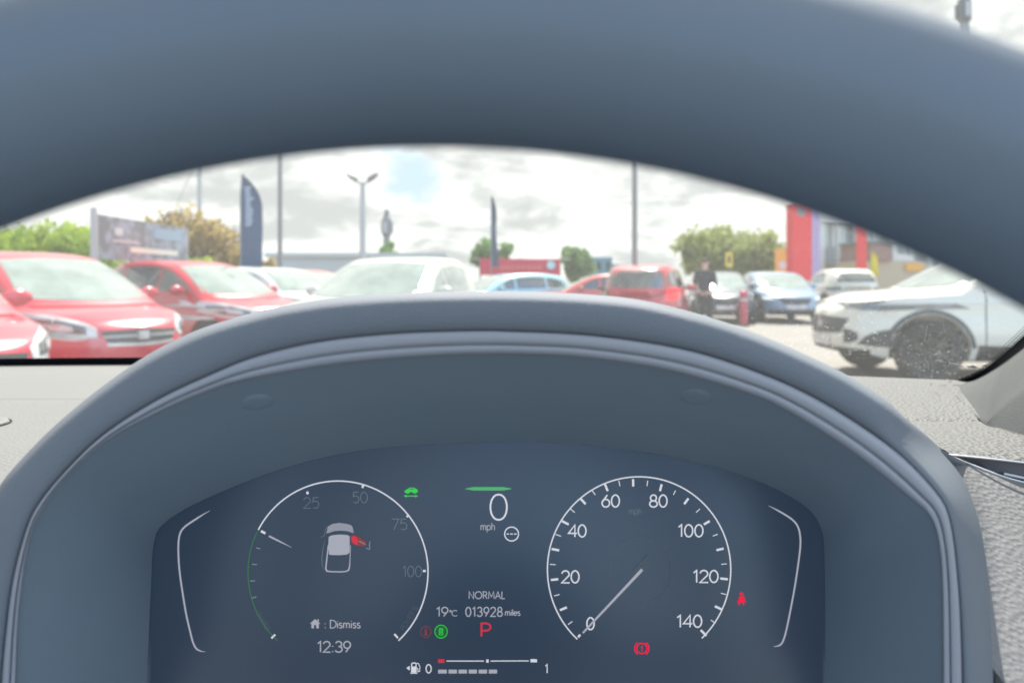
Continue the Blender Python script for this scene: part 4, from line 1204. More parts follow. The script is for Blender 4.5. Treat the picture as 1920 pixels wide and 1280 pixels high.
for x in S_.wx:      # dark arch trims
    arc_t = [(x + 0.475 * math.cos(a), 0.36 + 0.475 * math.sin(a)) for a in np.linspace(0.12, math.pi - 0.12, 9)]
    arc_b = [(x + 0.43 * math.cos(a), 0.36 + 0.43 * math.sin(a)) for a in np.linspace(0.10, math.pi - 0.10, 9)]
    S_.both('arch_trim', arc_t, arc_b, 'grille', n=30, m=3, lift=0.014)
S_.both('door_gap', [(0.70, 1.07), (0.705, 1.07), (0.712, 1.07)], [(0.72, 0.42), (0.725, 0.42), (0.732, 0.42)], 'black', n=3, m=16, lift=0.003, thick=0.004)
S_.both('belt_crease', [(1.95, 0.80), (0.9, 0.90), (-1.6, 0.95)], [(1.95, 0.794), (0.9, 0.892), (-1.6, 0.942)], 'silver', n=30, m=2, lift=0.004, thick=0.006)
finish(S_, (0.48, 0.84, 1.15))

# long roofed family car (also stands in for larger cars seen far off)
EST = CarShape(4.55, 1.82, [(2.27, 0.68), (2.12, 0.78), (1.7, 0.88), (1.0, 0.95), (0.4, 0.97), (-1.2, 1.0), (-2.0, 1.02), (-2.2, 0.95), (-2.27, 0.82)],
               [(1.02, 0.94), (0.6, 1.18), (0.2, 1.36), (-0.2, 1.44), (-0.9, 1.47), (-1.5, 1.43), (-1.9, 1.33), (-2.12, 1.10), (-2.2, 0.96)], 0.97, (1.40, -1.36), 0.325)
E_ = EST
E_.decal('windscreen', [(-0.60, 1.385), (0, 1.41), (0.60, 1.385)], [(-0.74, 1.00), (0, 0.975), (0.74, 1.00)], 'f', 'glass')
E_.decal('rear_window', [(-0.54, 1.34), (0, 1.37), (0.54, 1.34)], [(-0.64, 1.06), (0, 1.04), (0.64, 1.06)], 'r', 'side_glass')
E_.both('side_window', [(0.55, 1.08), (0.2, 1.28), (0.0, 1.345)], [(0.62, 1.02), (0.2, 1.03), (0.0, 1.03)], 'side_glass')
E_.both('side_window', [(-0.07, 1.35), (-0.6, 1.385), (-1.05, 1.37)], [(-0.07, 1.03), (-0.6, 1.04), (-1.08, 1.05)], 'side_glass')
E_.both('side_window', [(-1.13, 1.36), (-1.4, 1.34), (-1.75, 1.26)], [(-1.15, 1.055), (-1.4, 1.06), (-1.85, 1.10)], 'side_glass')
E_.pair('headlight', [(0.84, 0.80), (0.68, 0.785), (0.48, 0.745)], [(0.84, 0.69), (0.68, 0.655), (0.48, 0.675)], 'f', 'lamp')
E_.pair('headlight_lens', [(0.78, 0.76), (0.68, 0.755), (0.57, 0.735)], [(0.78, 0.70), (0.68, 0.69), (0.57, 0.695)], 'f', 'lamp_dark', lift=0.012)
E_.decal('grille', [(-0.42, 0.715), (0, 0.73), (0.42, 0.715)], [(-0.36, 0.56), (0, 0.55), (0.36, 0.56)], 'f', 'grille')
E_.decal('lower_grille', [(-0.70, 0.39), (0, 0.41), (0.70, 0.39)], [(-0.64, 0.27), (0, 0.26), (0.64, 0.27)], 'f', 'grille')
E_.decal('number_plate', [(-0.26, 0.53), (0, 0.53), (0.26, 0.53)], [(-0.26, 0.42), (0, 0.42), (0.26, 0.42)], 'f', 'plate', lift=0.015)
E_.pair('tail_light', [(0.85, 0.98), (0.74, 0.98), (0.62, 0.97)], [(0.85, 0.80), (0.74, 0.79), (0.60, 0.80)], 'r', 'tail')
finish(E_, (0.52, 0.82, 1.05))


def car(shape, paint_key, px, Y, heading, label, cat='car', scale=1.0, swap=None, group='cars parked on the dealer forecourt', at=None, dim=True):
    """one parked car whose middle stands under picture column px at depth Y; heading in degrees, 0 = pointing right, -90 = towards us"""
    loc = at if at else ((px - 960) / F * Y, Y, 0.0)
    t = empty('parked_car', loc, R(heading)); t.scale = (scale,) * 3
    tag(t, label, cat, group)
    me = shape.body.copy(); me.materials.clear(); me.materials.append(M[paint_key]); me.materials.append(M['black'])
    obj('body', me, None, t)
    for name, pm_, key in shape.parts:
        k = (swap or {}).get(name, key)
        if isinstance(k, list): k = k.pop(0)
        if k is None: continue
        q = pm_.copy(); q.materials.append(M[k]); obj(name, q, None, t)
    for x in shape.wx:
        for sg in (-1, 1):
            w_ = obj('wheel', shape.tyre, M['rubber'], t); w_.location = (x, sg * (shape.W / 2 - 0.115), shape.wr)
            r_ = obj('wheel_rim', shape.rim, M['dark_alloy' if shape is SUV else 'alloy'], w_)
    mx_, my_, mz_ = shape.mirror_at
    for sg in (-1, 1):
        q = MIRROR.copy() if sg < 0 else MIRROR.copy()
        q.transform(Matrix.Scale(-sg, 4, (0, 1, 0)))
        if sg > 0: q.flip_normals()
        q.materials.clear(); q.materials.append(M[(swap or {}).get('mirror', paint_key)])
        o = obj('mirror', q, None, t); o.location = (mx_, sg * my_, mz_)
    return t


NOTAIL = {'tail_light': 'lamp_dark'}
car(HATCH, 'red', 0, 0, -31, 'bright red hatchback second in the left row, with its black grille in view', at=(-5.50, 8.62, 0), swap={**NOTAIL, 'number_plate': None})
car(HATCH, 'red', 0, 0, -31, 'nearest red hatchback at the lower left corner, only its nose showing', at=(-5.24, 5.82, 0), swap=NOTAIL)
car(HATCH, 'red2', 0, 0, -31, 'crimson hatchback with a red door mirror and dark side windows, third in the left row', at=(-5.22, 12.4, 0), swap=NOTAIL)
car(EST, 'silver', 0, 0, -33, 'silver car behind the crimson hatchback, mostly its pale windscreen showing', at=(-4.75, 15.2, 0), swap={**NOTAIL, 'mirror': 'pole'})
car(EST, 'orange_red', 0, 0, -35, 'pale red car roof seen left of the big cream car', at=(-5.0, 18.6, 0), swap={**NOTAIL, 'mirror': 'navy'})
car(SUV, 'cream', 0, 0, -104, 'large cream car facing us straight ahead behind the dashboard hood', at=(-1.62, 9.9, 0), scale=0.93, swap={**NOTAIL, 'side_window': 'glass'})
car(EST, 'cyan', 940, 21, -150, 'pale sky blue car low beyond the right side of the cream car', scale=0.95, swap=NOTAIL)
car(EST, 'orange_red', 1120, 21, 176, 'coral red car turned left, its roof behind the red hatchback', scale=0.95, swap=NOTAIL)
car(HATCH, 'red2', 0, 0, 72, 'red hatchback seen from behind with a lit tail light', at=(3.07, 16.7, 0), swap={'tail_light': ['lamp_dark', 'tail']})
car(EST, 'navy', 1346, 22.5, -100, 'dark navy car facing us behind the standing person', scale=1.0, swap={**NOTAIL, 'headlight': 'lamp_dark'})
car(EST, 'blue', 1455, 22.8, -96, 'blue car facing us with both headlights lit and a pale number plate', swap={**NOTAIL, 'headlight_lens': 'drl', 'windscreen': 'glass'})
car(SUV, 'white', 1570, 26.0, 84, 'white tall car farther off with its small rear windows, left of the big white crossover', scale=0.98, swap=NOTAIL)
car(SUV, 'white', 0, 0, 178, 'white crossover at the right with a black wheel arch, slim headlight and dark grille', at=(6.25, 9.45, 0), scale=1.04, swap=NOTAIL)

# ------------------------------------------------------------------ outside: signs, posts, planting, buildings
def XZ(px, py, Y):
    return (px - 960) / F * Y, EYE + (HOR - py) / F * Y


def pole_thing(name, label, cat, px, Y, top_py, r0, r1, m, group=None, base_w=None):
    x, zt = XZ(px, top_py, Y)
    t = empty(name, (x, Y, 0)); tag(t, label, cat, group)
    b = MB(); b.tube([(0, 0, 0), (0, 0, zt * 0.5), (0, 0, zt)], [r0, (r0 + r1) / 2, r1], 14)
    obj('post', b.mesh('post'), m, t)
    b = MB(); b.tube([(0, 0, 0), (0, 0, 0.03), (0, 0, 0.55)], [r0 * 1.9, r0 * 1.55, r0 * 1.5], 14)
    obj('base', b.mesh('base'), m, t)
    return t, zt


def lamp_head(t, z, dx, m, tilt=0.25):
    b = MB(); s = math.copysign(1, dx)
    b.tube([(0, 0, z - 0.15), (dx * 0.6, 0, z), (dx, 0, z + 0.05)], 0.035, 8)
    obj('bracket', b.mesh('bracket'), m, t)
    b = MB(); rows = []
    for u, h in ((0, 0.05), (0.15, 0.12), (0.7, 0.13), (1, 0.05)):
        c = Vector((dx + s * (u - 0.3) * 0.42, 0, z + 0.08 + u * tilt)); rows.append([c + Vector((0, 0.19 * math.cos(a), h * math.sin(a))) for a in np.linspace(0, 2 * math.pi, 14, endpoint=False)])
    b.grid(rows, closed_u=True); b.f += [list(range(14)), [42 + k for k in range(14)]]; b.m += [0, 0]
    obj('lamp_head', b.mesh('lamp_head'), M['pole'], t)


t, z = pole_thing('lamp_post', 'pale grey lamp post with two floodlights on its top', 'lamp post', 680, 30, 342, 0.16, 0.10, M['pole_light'])
lamp_head(t, z, -0.32, M['pole']); lamp_head(t, z, 0.32, M['pole'])
t, z = pole_thing('lamp_post', 'thin dark grey lamp post right of the navy feather flag', 'lamp post', 525, 22, 90, 0.075, 0.055, M['pole'])
lamp_head(t, z, 0.7, M['pole'], 0.05)
t, z = pole_thing('lamp_post', 'tall grey lamp post right of the round green tree', 'lamp post', 1190, 21, 60, 0.085, 0.06, M['pole'])
lamp_head(t, z, -0.7, M['pole'], 0.05)
t, z = pole_thing('flag_pole', 'pale slender pole rising behind the golden shrub', 'pole', 374, 32, 120, 0.11, 0.08, M['pole_light'])
b = MB(); x0, z0 = XZ(350, 330, 32); x1, z1 = XZ(318, 392, 32); xp = (374 - 960) / F * 32
zz = XZ(374, 285, 32)[1]
b.tube([(0, 0, zz), (x1 - xp - 1.6, 0, 0.0)], 0.018, 6)
obj('stay_wire', b.mesh('stay_wire'), M['pole_light'], t)


def mast(px, Y, top_py, s, label):
    x, zt = XZ(px, top_py, Y)
    t = empty('telecom_mast', (x, Y, 0)); tag(t, label, 'mast', 'telecom masts beyond the forecourt')
    b = MB(); b.tube([(0, 0, 0), (0, 0, zt - 3.9 * s)], [0.75 * s, 0.55 * s], 16); obj('post', b.mesh('post'), M['pole'], t)
    b = MB(); b.tube([(0, 0, zt - 4.6 * s), (0, 0, zt - 4.2 * s), (0, 0, zt - 1.9 * s), (0, 0, zt - 1.4 * s), (0, 0, zt - 1.2 * s)], [0.6 * s, 0.85 * s, 0.85 * s, 0.7 * s, 0.45 * s], 16); obj('antenna_shroud', b.mesh('antenna_shroud', ang=30), M['pole'], t)
    for k in range(3):
        a = k * 2.094 + 0.4
        b = MB(); b.box(-0.28 * s, 0.28 * s, -0.12 * s, 0.12 * s, 0, 1.9 * s); me = b.mesh('antenna_panel', smooth=False)
        o = obj('antenna_panel', me, M['pole_light'], t); o.location = (0.98 * s * math.cos(a), 0.98 * s * math.sin(a), zt - 4.0 * s); o.rotation_euler = (0, 0, a + math.pi / 2)
    b = MB(); b.tube([(0, 0, zt - 1.3 * s), (0, 0, zt)], [0.55 * s, 0.35 * s], 12); obj('mast_tip', b.mesh('mast_tip'), M['pole'], t)
    return t


mast(725, 120, 393, 0.95, 'grey telecom mast with a bulging antenna head between lamp post and cream car')
mast(1808, 60, -22, 0.62, 'grey telecom mast head showing above the steering wheel at the top right')


# feather flags
def feather(px, Y, top_py, bot_py, wpx, label, col, turn, marks):
    x, zt = XZ(px, top_py, Y); _, zb = XZ(px, bot_py, Y); wd = wpx / F * Y
    t = empty('feather_flag', (x, Y, 0), R(turn)); tag(t, label, 'flag', 'feather flags on the forecourt')
    b = MB()
    pts = [(0, 0, 0), (0, 0, zt * 0.6), (0.0, 0, zt - 0.55), (0.03, 0, zt - 0.15), (0.10, 0, zt + 0.01)]
    b.tube(pts, [0.022, 0.018, 0.014, 0.012, 0.010], 10); obj('pole', b.mesh('pole'), M['pole'], t)
    b = MB(); b.tube([(0, 0, 0), (0, 0, 0.05), (0, 0, 0.09)], [0.32, 0.30, 0.05], 20); obj('base', b.mesh('base'), M['black'], t)
    b = MB(); nz, nx = 36, 10
    H = zt - zb
    def wid(u): return wd * (1 - max(0, (u - 0.62) / 0.38) ** 2.6) * (0.92 + 0.08 * (1 - u))
    for sgn in (1, -1):
        rows = []
        for i in range(nz + 1):
            u = i / nz
            rows.append([(0.015 + wid(u) * k / nx + 0.10 * max(0, u - 0.9), 0.035 * math.sin(u * 7 + k * 0.4) * (k / nx) + 0.004 * sgn, zb + H * u) for k in range(nx + 1)])
        b.grid(rows)
    cl = obj('cloth', b.mesh('cloth'), None, t)
    m = mat('flag_cloth', col, 0.8, 0.2, vary=0.15, vscale=3); cl.data.materials.append(m)
    if marks:      # a column of pale lettering too blurred to read: short bars
        b = MB(); r2 = random.Random(3)
        for k in range(11):
            u0 = 0.46 + k * 0.038; ll = wid(u0) * r2.uniform(0.25, 0.42); q0 = wid(u0) * 0.22
            rows = []
            for u in (u0, u0 + 0.022):
                rows.append([(0.015 + q0 + ll * f, 0.035 * math.sin(u * 7 + (q0 + ll * f) / wd * nx * 0.4) * ((q0 + ll * f) / wd) - 0.008, zb + H * (u + 0.01 * f)) for f in (0, 0.5, 1)])
            b.grid(rows)
        obj('pale_marks', b.mesh('pale_marks'), mat('flag_print', (0.35, 0.42, 0.50), 0.8), t)
    return t


feather(451, 18, 326, 508, 41, 'navy feather flag facing us beside the golden shrub', (0.035, 0.075, 0.15), 0, True)
feather(921, 25, 368, 500, 60, 'dark feather flag seen edge on in front of the red banner', (0.03, 0.06, 0.12), 80, False)
feather(1632, 29, 470, 518, 14, 'small yellow feather flag near the white showroom', (0.62, 0.48, 0.04), 0, False)

# grey sign board on two posts at the left
sb = empty('sign_board', (-6.75, 13.4, 0)); tag(sb, 'grey blurred sign board on posts beside the lime hedge at the left', 'sign')
p0_, p1_ = Vector((XZ(183, 0, 12)[0], 12, 0)), Vector((XZ(349, 0, 15.2)[0], 15.2, 0))
dv = (p1_ - p0_).normalized(); nv = Vector((dv.y, -dv.x, 0)); Lb = (p1_ - p0_).length
if nv.x < 0: nv = -nv
def bd(u, z, o=0.0): return p0_ + dv * (u * Lb) + nv * o + Vector((0, 0, z))
b = MB(); n_ = 12
rows = [[bd(u, z, o) for z, o in ((1.56, -0.03), (1.56, 0.03), (2.28, 0.03), (2.28, -0.03))] for u in np.linspace(0, 1, n_)]
b.grid(rows, closed_u=True); b.f += [[0, 1, 2, 3], [(n_ - 1) * 4 + k for k in range(4)]]; b.m += [0, 0]
sgm = bpy.data.materials.new('sign_print'); sgm.use_nodes = True
q = NT(sgm.node_tree); oo = q.n('ShaderNodeTexCoord').outputs['Object']
c_ = q.mix(q.ramp(q.noise(oo, 3.5, 3.0, 0.6), 0.40, 0.62), (0.13, 0.14, 0.155, 1), (0.25, 0.29, 0.36, 1))
sgm.node_tree.links.new(c_, sgm.node_tree.nodes['Principled BSDF'].inputs['Base Color'])
part(b, 'board', sgm, sb, ang=30)
for u0, u1, z0, z1, k in ((0.30, 0.86, 1.70, 1.80, 'white'), (0.14, 0.22, 1.98, 2.1, 'silver'), (0.26, 0.38, 1.96, 2.02, 'pole'), (0.55, 0.92, 1.99, 2.20, 'blue'), (0.12, 0.40, 1.86, 1.90, 'pole_light')):
    b = MB(); b.add([bd(u0, z0, 0.034), bd(u1, z0, 0.034), bd(u1, z1, 0.034), bd(u0, z1, 0.034)], [[0, 1, 2, 3]])
    part(b, 'sign_patch', M[k], sb, smooth=False)
for u, wd, zt in ((-0.035, 0.10, 2.38), (-0.005, 0.05, 2.30), (1.01, 0.05, 2.26)):
    b = MB(); c = bd(u, 0); b.tube([c, c + Vector((0, 0, zt))], wd * 0.5, 12)
    part(b, 'post', M['pole_light'], sb)

# red banner on its fence frame
bn = empty('banner', (XZ(975, 0, 29)[0], 29, 0)); tag(bn, 'red banner with a small blue roundel hung on a rail fence ahead', 'banner')
xa, za = XZ(900, 516, 29); xb, zb_ = XZ(1050, 486, 29)
b = MB(); rows = []
for u in np.linspace(0, 1, 25): rows.append([(xa + (xb - xa) * u, 29 + 0.03 * math.sin(u * 17) + o, za + (zb_ - za) * v + 0.04 * (1 - u) * v) for v, o in ((0, 0), (0, -0.012), (1, -0.012), (1, 0))])
b.grid(rows, closed_u=True)
part(b, 'cloth', mat('banner_red', (0.52, 0.05, 0.09), 0.8, 0.2, vary=0.1), bn, ang=30)
b = MB(); cx, cz = XZ(1033, 497, 29); b.add([(cx + 0.16 * math.cos(a), 28.94, cz + 0.16 * math.sin(a)) for a in np.linspace(0, 2 * math.pi, 20, endpoint=False)], [list(range(20))]); part(b, 'roundel', M['cyan'], bn, smooth=False)
for k in range(9):
    b = MB(); x0 = XZ(928 + k * 10, 0, 29)[0]; b.box(x0, x0 + 0.13, 28.93, 28.936, za + 0.24, za + 0.36); part(b, 'pale_mark', M['orange_red'], bn, smooth=False)
for u in (0, 0.5, 1.0):
    b = MB(); x0 = xa + (xb - xa) * u; b.tube([(x0, 29.08, 0), (x0, 29.08, zb_ + 0.05)], 0.035, 8); part(b, 'post', M['pole'], bn)
for z in (0.35, 0.95, zb_): 
    b = MB(); b.tube([(xa - 0.4, 29.12, z), (xb + 0.4, 29.12, z)], 0.025, 8); part(b, 'rail', M['pole'], bn)


# trees and shrubs: a tapered trunk with limbs, leaves spread in clumps through the crown
def tree(name, px, Y, base_py, top_py, wpx, label, key, cat='tree', group=None, n=2600, leaf=0.12, clumps=26, seed=1, trunk=True, spiky=0.0, key2=None, shape=None, depth=None, airy=0.0, fronds=0):
    rr = random.Random(seed)
    x, zt = XZ(px, top_py, Y); _, zb = XZ(px, base_py, Y); wd = wpx / F * Y
    zb = max(0.05, zb)
    t = empty(name, (x, Y, 0)); tag(t, label, cat, group)
    cen = Vector((0, 0, (zt + zb) / 2)); hx, hy, hz = wd / 2, (depth or wd) / 2, (zt - zb) / 2
    cl = []
    while len(cl) < clumps:
        d = Vector((rr.uniform(-1, 1), rr.uniform(-1, 1), rr.uniform(-1, 1)))
        if d.length > 1: continue
        d = d * (0.55 + 0.35 * rr.random()) / max(d.length, 0.35) * rr.uniform(0.7, 1.0)
        if shape: d = shape(d, rr)
        cl.append((Vector((d.x * hx, d.y * hy, d.z * hz)) + cen, rr.uniform(0.22, 0.42) * (1 - airy * 0.4) * min(hx, hz)))
    for k_, (kk, share) in enumerate(((key, 1.0 if not key2 else 0.7), (key2, 0.3))):
        if not kk: continue
        V, Fc = [], []
        for _ in range(int(n * share)):
            c, r = cl[rr.randrange(len(cl))]
            d = Vector((rr.gauss(0, 1), rr.gauss(0, 1), rr.gauss(0, 1))).normalized() * r * (rr.random() ** 0.5) * 1.15
            p = c + d
            if spiky: p = p + Vector((d.x, d.y, abs(d.z) + 0.2 * r)) * rr.random() ** 3 * spiky
            if p.z < 0.05: continue
            a = Vector((rr.gauss(0, 1), rr.gauss(0, 1), rr.gauss(0, 1))).normalized(); bb = a.orthogonal().normalized()
            s1 = leaf * rr.uniform(0.6, 1.4); s2 = s1 * 0.55
            i0 = len(V); V += [p - a * s1, p + bb * s2, p + a * s1, p - bb * s2]; Fc.append((i0, i0 + 1, i0 + 2, i0 + 3))
        for _ in range(fronds if k_ == 0 else 0):       # long arching shoots that stand out of the crown
            d = Vector((rr.uniform(-1, 1), rr.uniform(-1, 1), rr.uniform(0.15, 1.0))).normalized()
            p0 = cen + Vector((d.x * hx * 0.55, d.y * hy * 0.55, d.z * hz * 0.45)); ln = hz * rr.uniform(0.35, 0.75)
            for q in range(46):
                u = q / 46; p = p0 + d * ln * u + Vector((0, 0, 0.25 * ln * (u - u * u))) + Vector((rr.gauss(0, 1), rr.gauss(0, 1), rr.gauss(0, 1))) * leaf * 1.3 * (1.05 - u)
                a = (d + Vector((rr.gauss(0, .6), rr.gauss(0, .6), rr.gauss(0, .6)))).normalized(); bb = a.orthogonal().normalized()
                s1 = leaf * rr.uniform(0.8, 1.6); s2 = s1 * 0.45; i0 = len(V); V += [p - a * s1, p + bb * s2, p + a * s1, p - bb * s2]; Fc.append((i0, i0 + 1, i0 + 2, i0 + 3))
        me = bpy.data.meshes.new('crown'); me.from_pydata([tuple(v) for v in V], [], Fc); me.materials.append(M[kk])
        obj('crown' if k_ == 0 else 'inner_leaves', me, None, t)
    if trunk:
        b = MB(); r = max(0.05, 0.035 * zt)
        b.tube([(0, 0, 0), (0.02 * zt, 0, zb * 0.6 + 0.2), (0, 0.02, (zb + zt) / 2), (0.01, 0, zt - 0.25 * (zt - zb))], [r * 1.3, r, r * 0.6, r * 0.2], 10)
        for c, q in cl[:9]:
            h = min(c.z - 0.1, max(zb * 0.8, c.z - 0.5 * hz)); h = max(0.15, h)
            b.tube([(0, 0, h), (c.x * 0.5, c.y * 0.5, h + (c.z - h) * 0.6), tuple(c)], [r * 0.45, r * 0.3, r * 0.1], 6)
        obj('trunk', b.mesh('trunk'), M['bark'], t)
    return t


def boxy(d, rr): return Vector((rr.uniform(-1, 1), rr.uniform(-1, 1), rr.uniform(-1, 0.75) if rr.random() < 0.8 else rr.uniform(0.6, 1.0)))
tree('hedge', 90, 22, 560, 436, 400, 'lime green clipped hedge behind the red cars at the left', 'lime', 'hedge', n=14000, leaf=0.085, clumps=170, seed=3, shape=boxy, depth=1.6, trunk=False)
tree('tree', 130, 29, 500, 423, 95, 'small bright tree standing above the lime hedge', 'lime', n=1800, leaf=0.10, clumps=18, seed=5)
tree('shrub', 355, 23, 560, 400, 190, 'golden brown spiky shrub behind the sign board', 'tan_leaf', 'shrub', n=11000, leaf=0.075, clumps=80, seed=8, spiky=0.25, fronds=90, key2='plum_leaf')
tree('shrub', 370, 20, 540, 468, 68, 'low lime shrub in front of the golden shrub', 'lime', 'shrub', n=1900, leaf=0.07, clumps=22, seed=9)
tree('shrub', 505, 24, 545, 476, 48, 'small ochre shrub right of the navy feather flag', 'tan_leaf', 'shrub', n=1000, leaf=0.09, clumps=14, seed=10)
tree('shrub', 425, 23, 550, 455, 70, 'ochre shrub just left of the navy feather flag', 'tan_leaf', 'shrub', n=1500, leaf=0.10, clumps=18, seed=21, spiky=0.2, fronds=25)
tree('tree', 727, 70, 500, 455, 62, 'small dark green tree at the foot of the telecom mast', 'green_leaf', n=1200, leaf=0.26, clumps=16, seed=12)
tree('tree', 925, 45, 515, 440, 125, 'open branched green tree behind the red banner', 'green_leaf', n=1100, leaf=0.22, clumps=26, seed=13, airy=0.9)
tree('tree', 1083, 38, 530, 450, 62, 'round dense green tree right of the red banner', 'green_leaf', n=4800, leaf=0.12, clumps=36, seed=14)
tree('tree', 1330, 48, 535, 425, 150, 'wide olive green willow beyond the person', 'olive_leaf', n=5200, leaf=0.20, clumps=52, seed=15, spiky=0.35)
tree('tree', 1418, 46, 535, 428, 130, 'olive green tree left of the red totem sign', 'olive_leaf', n=4200, leaf=0.20, clumps=42, seed=16, spiky=0.35)


# buildings
def bbox(name, x0, x1, y0, y1, z0, z1, m, parent):
    b = MB(); b.box(x0, x1, y0, y1, z0, z1); return part(b, name, m, parent, smooth=False)


M['clad'] = mat('metal_cladding', (0.44, 0.45, 0.44), 0.6, 0.3, vary=0.08, vscale=0.4)
M['clad_dark'] = mat('roof_edge', (0.20, 0.21, 0.22), 0.6, 0.3)
M['render'] = mat('white_render', (0.62, 0.62, 0.59), 0.8, 0.2, vary=0.06, vscale=0.6)
M['beige'] = mat('beige_panel', (0.48, 0.40, 0.29), 0.8, 0.2, vary=0.08, vscale=0.8)
M['brown'] = mat('brown_brick', (0.30, 0.20, 0.17), 0.85, 0.2, vary=0.2, vscale=2)
M['teal'] = mat('teal_cladding', (0.10, 0.24, 0.30), 0.6, 0.3, vary=0.08)
M['totem_red'] = mat('totem_red', (0.72, 0.010, 0.020), 0.35, 0.5)
M['lilac'] = mat('totem_lilac', (0.36, 0.26, 0.46), 0.4, 0.5)
M['amber'] = mat('amber_sign', (0.72, 0.36, 0.06), 0.5, 0.4)
M['yellow'] = mat('yellow_sign', (0.68, 0.48, 0.04), 0.5, 0.4)

wh = empty('warehouse', (-13.5, 62, 0)); tag(wh, 'long low grey warehouse far behind the lamp post', 'warehouse')
x0, zt = XZ(505, 474, 60); x1, _ = XZ(830, 474, 60)
bbox('wall', x0, x1, 60, 80, 0, zt - 0.35, M['clad'], wh); bbox('roof', x0 - 0.3, x1 + 0.3, 59.7, 80.3, zt - 0.348, zt, M['clad'], wh)
for k in range(6):
    xx = x0 + 2 + k * (x1 - x0 - 3) / 6; bbox('shutter_door', xx, xx + 1.4, 59.93, 59.998, 0.0, 2.0, M['clad_dark'], wh)

tb_ = empty('office_building', (11.4, 84, 0)); tag(tb_, 'small teal blue building beyond the round green tree', 'building')
for (a, c, top, y) in ((1114, 1148, 482, 84), (1146, 1180, 495, 86)):
    x0, zt = XZ(a, top, y); x1, _ = XZ(c, top, y)
    bbox('block', x0, x1, y, y + 9, 0, zt, M['teal'], tb_)
    for k in range(2): bbox('window', x0 + 0.3 + k * (x1 - x0) / 2, x0 + (k + 0.8) * (x1 - x0) / 2, y - 0.05, y - 0.003, zt - 1.5, zt - 0.5, M['side_glass'], tb_)

sr = empty('showroom', (18.5, 40, 0)); tag(sr, 'white car showroom with beige lower wall and pale columns at the right', 'building')
x0, _ = XZ(1534, 0, 40); x1, _ = XZ(2300, 0, 40)
bbox('wall', x0, x1, 40.6, 43, 0, 1.0, M['beige'], sr); bbox('beige_band', x0, x1, 40.4, 43.02, 1.002, 2.15, M['beige'], sr)
bbox('glazing', x0 + 0.1, x1, 40.7, 41, 2.152, 4.4, M['pale_glass'], sr); bbox('fascia', x0 - 0.2, x1, 39.9, 43.2, 4.402, 6.0, M['render'], sr)
for k in range(8):
    xx = XZ(1538 + k * 34, 0, 40)[0]; bbox('column', xx, xx + (0.30 if k % 2 == 0 else 0.10), 40.1, 40.38, 0, 4.398, M['render'], sr)

bh = empty('brick_building', (27, 52, 0)); tag(bh, 'brown brick building with an orange panel behind the white crossover', 'building')
x0, zt = XZ(1632, 456, 36); x1, _ = XZ(1674, 456, 36)
bh.location = ((x0 + x1) / 2, 36.5, 0)
bbox('upper_storey', x0, x1, 36, 39.3, 2.2, zt, M['brown'], bh); bbox('lower_storey', x0 - 0.2, x1 + 1.9, 36.2, 39.2, 0, 2.198, M['beige'], bh); bbox('roof', x0 - 0.15, x1 + 0.15, 35.85, 39.2, zt + 0.002, zt + 0.14, M['clad_dark'], bh)
bbox('side_panel', x1 + 0.002, x1 + 1.2, 36.4, 39.1, 2.202, zt - 0.5, M['render'], bh); bbox('orange_panel', x1 + 0.7, x1 + 1.5, 36.1, 36.19, 1.7, 2.05, M['amber'], bh)

# totem signs
tt = empty('totem_sign', (XZ(1500, 0, 30)[0], 30, 0), R(-28)); tag(tt, 'tall red totem sign with a lilac side near the trees', 'sign')
b = MB(); b.box(-0.42, 0.40, -0.20, 0.32, 0.0, 4.35); obj('red_face', b.mesh('red_face', smooth=False), M['totem_red'], tt)
b = MB(); b.box(0.402, 0.75, -0.18, 0.30, 0.0, 4.30); obj('lilac_side', b.mesh('lilac_side', smooth=False), M['lilac'], tt)
b = MB(); b.tube([(-0.05, -0.215, 4.0), (-0.05, -0.202, 4.0)], 0.20, 24); obj('roundel', b.mesh('roundel', ang=30), M['pole'], tt)
b = MB(); b.box(-0.55, 0.85, -0.35, 0.45, 0.0, 0.12); obj('plinth', b.mesh('plinth', smooth=False), M['clad_dark'], tt)
tt.rotation_euler = (0, 0, R(8))
t2 = empty('totem_sign', (XZ(1615, 0, 33)[0], 33, 0)); tag(t2, 'narrow red totem sign in front of the white showroom', 'sign')
b = MB(); b.box(-0.19, 0.19, -0.10, 0.10, 0.12, 3.9); obj('panel', b.mesh('panel', smooth=False), M['totem_red'], t2)
b = MB(); b.box(-0.24, 0.24, -0.2, 0.2, 0, 0.118); obj('plinth', b.mesh('plinth', smooth=False), M['clad_dark'], t2)
t3 = empty('totem_sign', (XZ(1466, 0, 33)[0], 33, 0)); tag(t3, 'amber sign panel just left of the red totem sign', 'sign')
b = MB(); b.box(-0.30, 0.30, -0.08, 0.08, 0.6, 2.65); obj('panel', b.mesh('panel', smooth=False), M['amber'], t3)
b = MB(); b.tube([(0, -0.09, 1.9), (0, -0.082, 1.9)], 0.17, 20); obj('roundel', b.mesh('roundel', ang=30), M['plate'], t3)
b = MB(); b.tube([(0, 0, 0), (0, 0, 0.598)], 0.08, 10); obj('post', b.mesh('post'), M['pole'], t3)
t4 = empty('small_sign', (XZ(1367, 0, 27)[0], 27, 0)); tag(t4, 'small yellow sign on a thin post above the dark navy car', 'sign')
b = MB(); b.box(-0.13, 0.13, -0.02, 0.02, 1.72, 2.25); obj('panel', b.mesh('panel', smooth=False), M['yellow'], t4)
b = MB(); b.box(-0.05, 0.05, -0.024, -0.021, 1.85, 2.12); obj('mark', b.mesh('mark', smooth=False), M['black'], t4)
b = MB(); b.tube([(0, 0.04, 0), (0, 0.04, 2.2)], 0.025, 8); obj('post', b.mesh('post'), M['pole'], t4)
